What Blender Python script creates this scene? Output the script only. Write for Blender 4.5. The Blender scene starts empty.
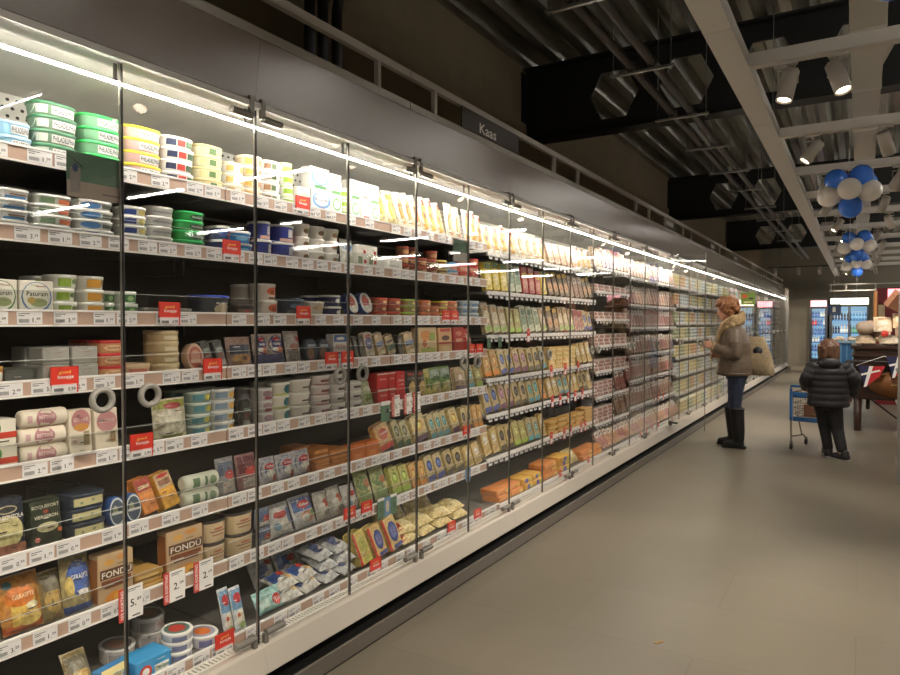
import bpy, bmesh, math, random
from math import sin, cos, pi, radians, sqrt
from mathutils import Vector, Matrix
random.seed(7)
SC = bpy.context.scene
COL = SC.collection
# ------------------------------------------------------------------ materials
def lin(c):
    c = c / 255.0
    return c / 12.92 if c <= 0.04045 else ((c + 0.055) / 1.055) ** 2.4
MATS = {}
def mat(rgb, rough=0.5, metal=0.0, emit=0.0, coat=0.0, name=None):
    key = (tuple(rgb), rough, metal, emit, coat)
    if key in MATS: return MATS[key]
    m = bpy.data.materials.new(name or 'paint'); m.use_nodes = True
    b = m.node_tree.nodes['Principled BSDF']
    if name is None and not emit:      # printed plastics and papers are a little muted
        g = .3 * rgb[0] + .59 * rgb[1] + .11 * rgb[2]; rgb = [v + (g - v) * .03 for v in rgb]
    c = (lin(rgb[0]), lin(rgb[1]), lin(rgb[2]), 1)
    b.inputs['Base Color'].default_value = c
    b.inputs['Roughness'].default_value = rough
    b.inputs['Metallic'].default_value = metal
    if coat:      # glossy, slightly crumpled plastic film with what it holds showing through
        b.inputs['Coat Weight'].default_value = coat; b.inputs['Coat Roughness'].default_value = .12
        n, l = m.node_tree.nodes, m.node_tree.links
        tc = n.new('ShaderNodeTexCoord'); nz = n.new('ShaderNodeTexNoise'); nz.inputs['Scale'].default_value = 26; nz.inputs['Detail'].default_value = 3; nz.inputs['Distortion'].default_value = 1.2
        bp = n.new('ShaderNodeBump'); bp.inputs['Strength'].default_value = .55; bp.inputs['Distance'].default_value = .012
        l.new(tc.outputs['Object'], nz.inputs['Vector']); l.new(nz.outputs['Fac'], bp.inputs['Height']); l.new(bp.outputs[0], b.inputs['Normal']); l.new(bp.outputs[0], b.inputs['Coat Normal'])
        n2 = n.new('ShaderNodeTexNoise'); n2.inputs['Scale'].default_value = 45; n2.inputs['Detail'].default_value = 4
        cr = n.new('ShaderNodeValToRGB'); e = cr.color_ramp.elements; e[0].position = .35; e[1].position = .68
        e[0].color = (c[0] * .62, c[1] * .60, c[2] * .56, 1); e[1].color = (min(1, c[0] * 1.12), min(1, c[1] * 1.12), min(1, c[2] * 1.12), 1)
        l.new(tc.outputs['Object'], n2.inputs['Vector']); l.new(n2.outputs['Fac'], cr.inputs[0]); l.new(cr.outputs[0], b.inputs['Base Color'])
    if emit:
        b.inputs['Emission Color'].default_value = c
        b.inputs['Emission Strength'].default_value = emit
    MATS[key] = m
    return m
def nodes_of(m): return m.node_tree.nodes, m.node_tree.links
def glass_mat(name, tint=(1, 1, 1), f0=.04, rough=0.0, fac=1.0):
    m = bpy.data.materials.new(name); m.use_nodes = True
    n, l = nodes_of(m); n.clear()
    o = n.new('ShaderNodeOutputMaterial'); mx = n.new('ShaderNodeMixShader')
    t = n.new('ShaderNodeBsdfTransparent'); g = n.new('ShaderNodeBsdfGlossy')
    ge = n.new('ShaderNodeNewGeometry'); dt = n.new('ShaderNodeVectorMath'); dt.operation = 'DOT_PRODUCT'
    l.new(ge.outputs['Incoming'], dt.inputs[0]); l.new(ge.outputs['Normal'], dt.inputs[1])
    def mth(op, x, v=None, swap=False):
        q = n.new('ShaderNodeMath'); q.operation = op; l.new(x, q.inputs[1 if swap else 0])
        if v is not None: q.inputs[0 if swap else 1].default_value = v
        return q.outputs[0]
    c = mth('ABSOLUTE', dt.outputs['Value']); c = mth('SUBTRACT', c, 1.0, True); c = mth('POWER', c, 5.0)
    c = mth('MULTIPLY', c, (1 - f0) * fac); c = mth('ADD', c, f0 * fac)
    t.inputs[0].default_value = (*tint, 1); g.inputs['Roughness'].default_value = rough
    l.new(c, mx.inputs[0])
    l.new(t.outputs[0], mx.inputs[1]); l.new(g.outputs[0], mx.inputs[2]); l.new(mx.outputs[0], o.inputs[0])
    return m
GLASS = glass_mat('door_glass', (.985, .99, .985), .04, 0.0, .9)
CLEAR = glass_mat('clear_acrylic', (.95, .955, .95), .04, 0.04, .8)
def noisy(name, rgb1, rgb2, scale, rough, metal=0.0, stretch=(1, 1, 1), detail=4, bump=0.0, r2=None):
    m = bpy.data.materials.new(name); m.use_nodes = True
    n, l = nodes_of(m); b = n['Principled BSDF']
    tc = n.new('ShaderNodeTexCoord'); mp = n.new('ShaderNodeMapping'); mp.inputs['Scale'].default_value = stretch
    nz = n.new('ShaderNodeTexNoise'); nz.inputs['Scale'].default_value = scale; nz.inputs['Detail'].default_value = detail
    cr = n.new('ShaderNodeValToRGB'); e = cr.color_ramp.elements
    e[0].color = (*[lin(c) for c in rgb1], 1); e[1].color = (*[lin(c) for c in rgb2], 1)
    e[0].position = .3; e[1].position = .7
    l.new(tc.outputs['Object'], mp.inputs[0]); l.new(mp.outputs[0], nz.inputs['Vector']); l.new(nz.outputs['Fac'], cr.inputs[0])
    l.new(cr.outputs[0], b.inputs['Base Color'])
    b.inputs['Roughness'].default_value = rough; b.inputs['Metallic'].default_value = metal
    if bump:
        bp = n.new('ShaderNodeBump'); bp.inputs['Strength'].default_value = bump; bp.inputs['Distance'].default_value = .01
        l.new(nz.outputs['Fac'], bp.inputs['Height']); l.new(bp.outputs[0], b.inputs['Normal'])
    return m
# ------------------------------------------------------------------ mesh building
TXT = {}
def text_geo(s):
    if s in TXT: return TXT[s]
    cu = bpy.data.curves.new('t', 'FONT'); cu.body = s; cu.resolution_u = 2; cu.offset = .012
    ob = bpy.data.objects.new('t', cu); COL.objects.link(ob)
    me = bpy.data.meshes.new_from_object(ob.evaluated_get(bpy.context.evaluated_depsgraph_get()))
    vs = [(v.co.x, v.co.y) for v in me.vertices]; fs = [tuple(p.vertices) for p in me.polygons]
    bpy.data.objects.remove(ob); bpy.data.curves.remove(cu); bpy.data.meshes.remove(me)
    x0 = min(v[0] for v in vs); x1 = max(v[0] for v in vs); y0 = min(v[1] for v in vs); y1 = max(v[1] for v in vs)
    w = x1 - x0; h = y1 - y0
    vs = [((x - (x0 + x1) / 2) / w, (y - (y0 + y1) / 2) / h) for x, y in vs]
    TXT[s] = (vs, fs, w / h)
    return TXT[s]
class MB:
    def __init__(self): self.v = []; self.f = []; self.m = []; self.s = []; self.mats = []
    def mi(self, m):
        if m not in self.mats: self.mats.append(m)
        return self.mats.index(m)
    def add(self, vs, fs, m, smooth=False, M=None):
        o = len(self.v); k = self.mi(m)
        if M is not None: vs = [tuple(M @ Vector(p)) for p in vs]
        self.v += [tuple(p) for p in vs]
        for f in fs:
            self.f.append(tuple(i + o for i in f)); self.m.append(k); self.s.append(smooth)
        return self
    def merge(self, other, M=None):
        o = len(self.v)
        self.v += [tuple(M @ Vector(p)) for p in other.v] if M is not None else other.v
        idx = [self.mi(m) for m in other.mats]
        for f, m, s in zip(other.f, other.m, other.s):
            self.f.append(tuple(i + o for i in f)); self.m.append(idx[m]); self.s.append(s)
        return self
    def box(self, x0, x1, y0, y1, z0, z1, m, M=None):
        vs = [(x, y, z) for x in (x0, x1) for y in (y0, y1) for z in (z0, z1)]
        return self.add(vs, [(0, 1, 3, 2), (4, 6, 7, 5), (0, 4, 5, 1), (2, 3, 7, 6), (0, 2, 6, 4), (1, 5, 7, 3)], m, M=M)
    def loft(self, rings, m, caps=True, smooth=True, closed=True, M=None):
        n = len(rings[0]); vs = [p for r in rings for p in r]; fs = []
        for i in range(len(rings) - 1):
            for j in range(n if closed else n - 1):
                a = i * n + j; b = i * n + (j + 1) % n
                fs.append((a, b, b + n, a + n))
        self.add(vs, fs, m, smooth, M)
        if caps:
            self.add(rings[0], [tuple(reversed(range(n)))], m, False, M)
            self.add(rings[-1], [tuple(range(n))], m, False, M)
        return self
    def bbox(self, x0, x1, y0, y1, z0, z1, m, r=.006, seg=2, M=None):
        # box with its vertical edges rounded and its top and bottom edges eased
        def ring(z, ins):
            pts = []
            rr = max(r - ins * .3, 1e-4)
            for cx, cy, a0 in ((x1 - rr - ins, y1 - rr - ins, 0), (x0 + rr + ins, y1 - rr - ins, pi / 2), (x0 + rr + ins, y0 + rr + ins, pi), (x1 - rr - ins, y0 + rr + ins, 1.5 * pi)):
                for k in range(seg + 1):
                    a = a0 + k * pi / 2 / seg
                    pts.append((cx + rr * cos(a), cy + rr * sin(a), z))
            return pts
        e = min(r * .5, (z1 - z0) * .2)
        return self.loft([ring(z0, e), ring(z0 + e, 0), ring(z1 - e, 0), ring(z1, e)], m, True, False, M=M)
    def tube(self, pts, r, m, seg=8, caps=True, smooth=True, M=None):
        pts = [Vector(p) for p in pts]; rings = []
        rs = r if isinstance(r, (list, tuple)) else [r] * len(pts)
        up = None
        for i, p in enumerate(pts):
            d = (pts[min(i + 1, len(pts) - 1)] - pts[max(i - 1, 0)]).normalized()
            if up is None:
                up = Vector((0, 0, 1)) if abs(d.z) < .9 else Vector((1, 0, 0))
            a = d.cross(up).normalized(); b = a.cross(d).normalized(); up = b
            rings.append([tuple(p + (a * cos(t) + b * sin(t)) * rs[i]) for t in [2 * pi * k / seg for k in range(seg)]])
        return self.loft(rings, m, caps, smooth, M=M)
    def lathe(self, prof, m, seg=16, axis='Z', c=(0, 0, 0), smooth=True, caps=True, sx=1, sy=1, M=None):
        rings = []
        for r, h in prof:
            ring = []
            for k in range(seg):
                a = 2 * pi * k / seg; x, y = r * cos(a) * sx, r * sin(a) * sy
                p = (x, y, h) if axis == 'Z' else ((h, x, y) if axis == 'X' else (y, h, x))
                ring.append((p[0] + c[0], p[1] + c[1], p[2] + c[2]))
            rings.append(ring)
        return self.loft(rings, m, caps, smooth, M=M)
    def prism(self, poly, x0, x1, m, axis='X', M=None):
        # polygon in the plane across `axis`, extruded along it
        def P(a, p):
            return (a, p[0], p[1]) if axis == 'X' else ((p[0], a, p[1]) if axis == 'Y' else (p[0], p[1], a))
        return self.loft([[P(x0, p) for p in poly], [P(x1, p) for p in poly]], m, True, False, M=M)
    def sphere(self, c, r, m, seg=16, rings=10, sc=(1, 1, 1), M=None):
        prof = [(max(r * sin(pi * k / rings), 1e-5), -r * cos(pi * k / rings)) for k in range(rings + 1)]
        R = [[(c[0] + q * cos(2 * pi * j / seg) * sc[0], c[1] + q * sin(2 * pi * j / seg) * sc[1], c[2] + h * sc[2]) for j in range(seg)] for q, h in prof]
        return self.loft(R, m, False, True, M=M)
    def torus(self, c, R, r, m, axis='X', seg=24, ms=8, flat=1.0, M=None):
        rings = []
        for i in range(seg + 1):
            a = 2 * pi * i / seg; ring = []
            for j in range(ms):
                b = 2 * pi * j / ms; q = R + r * cos(b); h = r * sin(b) * flat
                p = (h, q * cos(a), q * sin(a)) if axis == 'X' else ((q * cos(a), h, q * sin(a)) if axis == 'Y' else (q * cos(a), q * sin(a), h))
                ring.append((p[0] + c[0], p[1] + c[1], p[2] + c[2]))
            rings.append(ring)
        return self.loft(rings, m, False, True, M=M)
    def decal(self, fn, kind, a, m, off):
        # fn(u, v) -> point on the front surface; lifted by `off`
        def P(u, v):
            p = fn(u, v); return (p[0] + off, p[1], p[2])
        if kind == 'rect':
            u0, u1, v0, v1 = a; N = 6
            vs = [P(u0 + (u1 - u0) * i / N, v0 + (v1 - v0) * j / 4) for j in range(5) for i in range(N + 1)]
            fs = [(j * (N + 1) + i, j * (N + 1) + i + 1, (j + 1) * (N + 1) + i + 1, (j + 1) * (N + 1) + i) for j in range(4) for i in range(N)]
            self.add(vs, fs, m)
        elif kind == 'ell':
            cu, cv, ru, rv = a; N = 16
            vs = [P(cu, cv)] + [P(cu + ru * q * cos(2 * pi * k / N), cv + rv * q * sin(2 * pi * k / N)) for q in (.5, 1) for k in range(N)]
            fs = [(0, 1 + k, 1 + (k + 1) % N) for k in range(N)] + [(1 + k, 1 + N + k, 1 + N + (k + 1) % N, 1 + (k + 1) % N) for k in range(N)]
            self.add(vs, fs, m)
        elif kind == 'poly':
            self.add([P(u, v) for u, v in a], [tuple(range(len(a)))], m)
        elif kind == 'txt':
            s, cu, cv, w, h = a
            vs, fs, asp = text_geo(s)
            self.add([P(cu + x * w, cv + y * h) for x, y in vs], fs, m)
    def mesh(self, name):
        me = bpy.data.meshes.new(name); me.from_pydata(self.v, [], self.f)
        for m in self.mats: me.materials.append(m)
        me.polygons.foreach_set('material_index', self.m); me.polygons.foreach_set('use_smooth', self.s)
        me.update(); return me
    def build(self, name, parent=None, recalc=True):
        me = self.mesh(name)
        if recalc:
            bm = bmesh.new(); bm.from_mesh(me); bmesh.ops.recalc_face_normals(bm, faces=bm.faces); bm.to_mesh(me); bm.free()
        o = bpy.data.objects.new(name, me); COL.objects.link(o)
        if parent: o.parent = parent
        return o
def empty(name, loc=(0, 0, 0), rz=0):
    o = bpy.data.objects.new(name, None); COL.objects.link(o); o.location = loc; o.rotation_euler = (0, 0, rz)
    o.empty_display_size = .1; return o
def tag(o, label=None, cat=None, group=None, kind=None):
    if label:
        assert 4 <= len(label.split()) <= 16, label
        o['label'] = label
    if cat: o['category'] = cat
    if group: o['group'] = group
    if kind: o['kind'] = kind
    return o
def copy_tree(o, parent=None):
    c = o.copy(); COL.objects.link(c)
    if parent: c.parent = parent
    for ch in list(o.children): copy_tree(ch, c)
    return c
ORD = ['first', 'second', 'third', 'fourth', 'fifth', 'sixth', 'seventh', 'eighth', 'ninth', 'tenth', 'eleventh', 'twelfth', 'thirteenth', 'fourteenth', 'fifteenth', 'sixteenth', 'seventeenth', 'eighteenth', 'nineteenth']
def ordn(k):   # 0-based
    if k < 19: return ORD[k]
    t = {20: 'twent', 30: 'thirt', 40: 'fort', 50: 'fift'}[((k + 1) // 10) * 10]
    u = (k + 1) % 10
    return t + 'ieth' if u == 0 else t + 'y-' + ORD[u - 1]
# ------------------------------------------------------------------ camera
H = 1.45; F = 670.0; TH = math.atan(410 / 670.0); PH = math.atan(14.5 / 670.0)
cT, sT, cP, sP = cos(TH), sin(TH), cos(PH), sin(PH)
cam = bpy.data.cameras.new('camera'); cam.sensor_width = 36; cam.lens = F / 900 * 36; cam.clip_start = .05; cam.clip_end = 200
co = bpy.data.objects.new('camera', cam); COL.objects.link(co); co.location = (0, 0, H)
co.rotation_euler = (pi / 2 - PH, 0, TH); SC.camera = co
def yat(px, X, Z):
    """Y of the point on plane X at height Z that stands in column px of the view"""
    t = (px - 450) / F
    return (t * (-X * sT * cP - (Z - H) * sP) - X * cT) / (sT - t * cT * cP)
def xat(px, Y, Z):
    t = (px - 450) / F
    return Y * (t * cT * cP - sT) / (cT + t * sT * cP)
# ------------------------------------------------------------------ room
M_WALL = noisy('dark_wall', (120, 107, 86), (127, 114, 92), 6, .85)
M_BACK = noisy('grey_wall', (120, 113, 99), (126, 119, 105), 3, .8)
M_DECK = noisy('galvanised_deck', (122, 122, 114), (186, 186, 176), 3.5, .36, .72, (3, .25, 3))
M_BLACK = mat((14, 13, 12), .55, name='black_paint')
M_WHITE = mat((178, 172, 164), .45, name='white_steel')
M_STEEL = mat((150, 148, 142), .35, .8, name='galvanised_steel')
def floor_mat():
    m = bpy.data.materials.new('floor_tiles'); m.use_nodes = True
    n, l = nodes_of(m); b = n['Principled BSDF']
    tc = n.new('ShaderNodeTexCoord'); mp = n.new('ShaderNodeMapping'); mp.inputs['Rotation'].default_value = (0, 0, 0)
    br = n.new('ShaderNodeTexBrick'); br.inputs['Scale'].default_value = 1.0; br.inputs['Mortar Size'].default_value = .0022
    br.inputs['Brick Width'].default_value = 1.2; br.inputs['Row Height'].default_value = .6
    br.inputs['Color1'].default_value = (*[lin(c) for c in (112, 105, 91)], 1); br.inputs['Color2'].default_value = (*[lin(c) for c in (116, 108, 94)], 1)
    br.inputs['Mortar'].default_value = (*[lin(c) for c in (102, 95, 82)], 1)
    nz = n.new('ShaderNodeTexNoise'); nz.inputs['Scale'].default_value = 1.6; nz.inputs['Detail'].default_value = 6
    cr = n.new('ShaderNodeValToRGB'); cr.color_ramp.elements[0].color = (.82, .82, .82, 1); cr.color_ramp.elements[1].color = (1.1, 1.1, 1.1, 1)
    mx = n.new('ShaderNodeMix'); mx.data_type = 'RGBA'; mx.blend_type = 'MULTIPLY'; mx.inputs['Factor'].default_value = 1
    l.new(tc.outputs['Object'], mp.inputs[0]); l.new(mp.outputs[0], br.inputs['Vector']); l.new(mp.outputs[0], nz.inputs['Vector'])
    l.new(nz.outputs['Fac'], cr.inputs[0]); l.new(br.outputs['Color'], mx.inputs[6]); l.new(cr.outputs[0], mx.inputs[7])
    l.new(mx.outputs[2], b.inputs['Base Color']); b.inputs['Roughness'].default_value = .36
    return m
X0, X1, Y0, Y1 = -2.95, 9.0, -4.0, 26.2
o = MB().box(X0 - .2, X1 + .2, Y0 - .2, Y1 + .2, -.1, 0, floor_mat()).build('floor'); tag(o, kind='structure')
o = MB().box(X0 - .2, X0, Y0, Y1, 0, 4.45, M_WALL).build('wall_left'); tag(o, kind='structure')
o = MB().box(X0, X1, Y1, Y1 + .2, 0, 4.45, M_BACK).build('wall_back'); tag(o, kind='structure')
o = MB().box(X1, X1 + .2, Y0, Y1, 0, 4.45, M_BACK).build('wall_right'); tag(o, kind='structure')
o = MB().box(X0, X1, Y0 - .2, Y0, 0, 4.45, M_BACK).build('wall_front'); tag(o, kind='structure')
o = MB().box(X0 + 1, X1, Y1 - .03, Y1, 0, .12, mat((120, 112, 100), .4)).build('baseboard_back'); tag(o, kind='structure')
b = MB(); x = X0; prof = []
while x < X1:
    prof += [(x, 4.05), (x + .09, 4.05), (x + .15, 4.20), (x + .24, 4.20)]; x += .31
poly = prof + [(prof[-1][0], 4.3), (X0, 4.3)]
rings = [[(p[0], y, p[1]) for p in prof] for y in (Y0, Y1)]
b.loft(rings, M_DECK, False, False, closed=False); b.box(X0, X1, Y0, Y1, 4.3, 4.4, M_BLACK)
tag(b.build('ceiling'), kind='structure')
# castellated girders
def girder(y):
    b = MB(); z0, z1, t = 3.29, 4.03, .012
    b.box(X0, X1, y - .1, y + .1, z0, z0 + .02, M_BLACK); b.box(X0, X1, y - .1, y + .1, z1 - .02, z1, M_BLACK)
    zc = 3.64; w = .67; cx = -2.035 - w / 2
    b.box(X0, cx, y - t, y + t, z0, z1, M_BLACK)
    while cx + w < X1:
        h = [(cx + w / 2 + a, zc + c) for a, c in ((.235, 0), (.12, .225), (-.12, .225), (-.235, 0), (-.12, -.225), (.12, -.225))]
        q = [(cx + w, zc), (cx + w, z1), (cx, z1), (cx, zc), (cx, z0), (cx + w, z0)]
        for s in (-t, t):
            vs = [(p[0], y + s, p[1]) for p in h + q]
            b.add(vs, [(k, (k + 1) % 6, 6 + (k + 1) % 6, 6 + k) for k in range(6)], M_BLACK)
        b.add([(p[0], y + s, p[1]) for s in (-t, t) for p in h], [(k, (k + 1) % 6, 6 + (k + 1) % 6, 6 + k) for k in range(6)], M_BLACK)
        cx += w
    b.box(cx, X1, y - t, y + t, z0, z1, M_BLACK)
    b.box(X0, X0 + .02, y - .14, y + .14, z0 + .2, z1 - .05, M_BLACK)
    return b.build('steel_girder')
for k, (y, w) in enumerate(((.3, 'overhead at the near end of the aisle'), (6.34, 'nearest in view, crossing above the cheese sign'), (12.38, 'second in view, crossing halfway down the aisle'), (18.42, 'third in view, nearest the back wall'))):
    tag(girder(y), 'black steel girder with hexagonal holes, ' + w, 'girder', 'castellated roof girders')
# long pipes under the roof, with trapeze hangers
M_PIPE = mat((46, 36, 30), .5)
for X, w in ((-1.33, 'left'), (-1.19, 'right')):
    tag(MB().tube([(X, Y0 + .01, 3.17), (X, 20, 3.17)], .03, M_PIPE, 10).build('ceiling_pipe'), f'long dark pipe under the roof, {w} one of the pair', 'pipe', 'pair of dark roof pipes')
ys = [1.2, 2.3, 3.39, 4.5, 5.67, 6.8, 8.0, 9.2, 10.7, 12.05, 13.6, 15.2]
for k, y in enumerate(ys):
    r = empty('pipe_hanger', (-1.26, y, 3.13))
    tag(r, f'thin steel trapeze hanger under the roof pipes, {ordn(k)} from the near end', 'hanger', 'trapeze hangers of the roof pipes')
    MB().box(-.21, .21, -.012, .012, -.012, .005, M_STEEL).build('crossbar', r)
    for s in (-.19, .19):
        MB().tube([(s, 0, -.03), (s, 0, .91)], .004, M_STEEL, 6).build('rod', r)
    for s in (-.07, .07):
        MB().torus((s, 0, .04), .034, .004, M_STEEL, 'Y', 14, 6).build('clamp', r)
# refrigerant pipes dropping behind the cases
for k, px in enumerate((310, 323, 337)):
    y = yat(px, -2.7, 2.8)
    pts = [(-1.6, y - .02 * k, 3.5), (-2.5, y, 3.5)] + [(-2.5 - .2 * sin(a), y, 3.5 - .2 + .2 * cos(a)) for a in (.3, .6, .9, 1.2, 1.5)] + [(-2.7, y, 2.62)]
    tag(MB().tube(pts, .032, M_BLACK, 10).build('refrigerant_pipe'), f'black insulated pipe bending down behind the cases, {("left", "middle", "right")[k]} of three', 'pipe', 'insulated pipes behind the cases')
r = empty('pipe_hanger', (-2.2, yat(332, -2.2, 3.1), 3.4)); tag(r, 'short steel strut holding the black insulated pipes', 'hanger')
MB().box(-.4, .4, -.02, .02, 0, .025, M_STEEL).build('crossbar', r)
for s in (-.3, .3): MB().tube([(s, 0, 0), (s, 0, .64)], .005, M_STEEL, 6).build('rod', r)
# galvanised duct
b = MB().box(-.07, .11, Y0 + .01, 17, 3.16, 3.283, mat((186, 184, 176), .45, .4))
for k in range(14):
    y = 1.0 + 1.2 * k; b.box(-.075, .115, y, y + .03, 3.155, 3.286, mat((200, 198, 190), .45, .4))
tag(b.build('air_duct'), 'galvanised rectangular air duct running along above the white ceiling frame', 'duct')
# ------------------------------------------------------------------ white suspended frame with spotlights
r = empty('ceiling_frame', (0, 12, 2.95)); tag(r, 'white suspended ceiling frame of one long beam and many cross bars', 'ceiling frame')
b = MB()
for k in range(14):
    b.box(-.715, -.575, -14 + k * 1.9, -14 + k * 1.9 + 1.893, 0, .085, M_WHITE)
b.build('long_beam', r)
BARS = [-.9, .75, 2.55, 4.33, 6.1, 7.7, 9.2, 10.85, 12.5, 14.15, 15.8, 17.45, 19.1, 20.75]
for y in BARS:
    MB().box(-.575, 3.4, y - .035 - 12, y + .035 - 12, 0.004, .08, M_WHITE).build('cross_bar', r)
for y in BARS[::2]:
    for X in (-.63, 1.2): MB().tube([(X, y - 12, .08), (X, y - 12, 1.1)], .004, M_STEEL, 6).build('rod', r)
def spot_proto():
    r = empty('spotlight')
    ms = mat((168, 160, 150), .45)
    MB().box(-.05, .05, -.016, .016, -.02, 0, ms).build('track_adapter', r)
    st = MB().tube([(0, 0, -.01), (0, 0, -.05)], .008, ms, 8)
    st.box(-.05, .05, -.008, .008, -.055, -.047, ms)
    for s in (-1, 1): st.box(s * .05 - .003, s * .05 + .003, -.01, .01, -.13, -.047, ms)
    st.build('yoke', r)
    h = MB().lathe([(.001, .085), (.04, .085), (.046, .078), (.046, -.1), (.04, -.1), (.038, -.085), (.001, -.084)], ms, 20)
    hd = h.build('lamp_head', r); hd.location = (0, 0, -.13)
    lens = MB().lathe([(.001, -.088), (.037, -.088)], mat((255, 236, 205), .4, 0, 14), 20, caps=False).build('lens', hd)
    return r, hd
sp0, hd0 = spot_proto(); first = True
SPOTS = []
tgt = [(-1.75, .8), (-.9, 2), (-1.8, -.6), (.8, 1.2), (-1.2, -1.5), (-1.7, 1.5)]
for i, y in enumerate(BARS):
    xs = {3: (-.37, -.12), 4: (-.34, .15), 5: (-.3, .3)}.get(i, (-.35 + .07 * (i % 3), .22 + .1 * (i % 2)))
    for j, X in enumerate(xs + (1.6,)): SPOTS.append((X, y, i, j))
for k, (X, y, i, j) in enumerate(SPOTS):
    if first: rt, hd = sp0, hd0; first = False
    else:
        rt = copy_tree(sp0); hd = [c for c in rt.children if c.name.startswith('lamp_head')][0]
    rt.location = (X, y, 2.953)
    tx, ty = tgt[(i * 2 + j) % 6]
    if (i, j) == (3, 0): tx, ty = -.5, -.5
    if (i, j) == (3, 1): tx, ty = .8, -.6
    if j == 2: tx = 1.0
    d = Vector((tx, ty, -2.6)).normalized()
    q = Vector((0, 0, -1)).rotation_difference(d); hd.rotation_euler = q.to_euler()
    tag(rt, f'white canister spotlight, {("nearest the long beam", "second from the long beam", "third from the long beam")[j]}, {ordn(i)} cross bar', 'spotlight', 'spotlights on the ceiling frame')
    L = bpy.data.lights.new('spot_lamp', 'SPOT'); L.energy = 125; L.color = (1, .89, .75); L.spot_size = radians(75); L.spot_blend = .7; L.shadow_soft_size = .04
    lo = bpy.data.objects.new('spot_lamp', L); COL.objects.link(lo); lo.location = Vector((X, y, 2.823)) + d * .12
    lo.rotation_euler = Vector((0, 0, -1)).rotation_difference(d).to_euler()
# linear tube lamps over the rest of the shop, beyond the right edge of the photograph; the door glass mirrors them
M_TUBE = mat((255, 248, 238), .4, 0, 62.0, name='tube_lamp')
tl = None
for i, y in enumerate((-2.6, .1, 2.8, 5.7, 8.6, 11.5, 14.4, 17.3, 20.2, 23.1)):
    for j, X in enumerate((2.0, 4.17, 6.34)):
        if tl is None:
            tl = empty('tube_lamp'); MB().tube([(-.62, 0, 0), (.62, 0, 0)], .019, M_TUBE, 12).build('tube', tl)
            b = MB().box(-.66, .66, -.012, .012, .045, .07, M_WHITE); b.box(-.66, -.622, -.03, .03, -.03, .05, M_WHITE); b.box(.622, .66, -.03, .03, -.03, .05, M_WHITE); b.build('housing', tl)
            for s in (-.565, .365): MB().tube([(s, 0, .07), (s, 0, .851)], .003, M_STEEL, 6).build('wire', tl)
            r = tl
        else: r = copy_tree(tl)
        r.location = (X, y, 3.2)
        tag(r, f'white linear tube lamp hanging over the shop, row {ordn(i)}, {("left", "middle", "right")[j]}', 'lamp', 'linear tube lamps')
w = bpy.data.worlds.new('world'); SC.world = w; w.use_nodes = True
w.node_tree.nodes['Background'].inputs[0].default_value = (.9, .8, .65, 1); w.node_tree.nodes['Background'].inputs[1].default_value = .02
SC.view_settings.view_transform = 'Standard'; SC.view_settings.look = 'None'; SC.view_settings.gamma = 1; SC.view_settings.use_curve_mapping = False
SC.view_settings.exposure = 0.14
SC.cycles.transparent_max_bounces = 16; SC.cycles.max_bounces = 7; SC.cycles.diffuse_bounces = 4
# ------------------------------------------------------------------ refrigerated display cases
DW = .548
def LN(n): return 1.268 + DW * n
XG = -1.99; XS = -2.155; XB = -2.06
LA = [1.96, 1.72, 1.465, 1.25, 1.0, .73, .475, .21]
LB = [1.92, 1.655, 1.355, 1.055, .805, .505, .21]
LC = [1.98, 1.75, 1.48, 1.22, .97, .72, .46, .21]
LD = [1.947, 1.647, 1.39, 1.08, .80, .50, .21]
LE = [1.95, 1.70, 1.45, 1.22, .97, .72, .46, .21]
CASES = [(-3, 1, LA), (1, 5, LA), (5, 9, LB), (9, 11, LC), (11, 15, LD), (15, 19, LE), (19, 23, LE), (23, 27, LE), (27, 31, LE), (31, 35, LE), (35, 39, LE), (39, 41, LE)]
SHN = {8: ['top', 'second', 'third', 'fourth', 'fifth', 'sixth', 'seventh', 'bottom'], 7: ['top', 'second', 'third', 'fourth', 'fifth', 'sixth', 'bottom']}
def levels(n):
    for a, b, L in CASES:
        if a <= n < b: return L
def door_word(n): return ordn(n + 1)      # the door between lines n and n + 1; the leftmost one in view (n = -1) is the first
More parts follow.
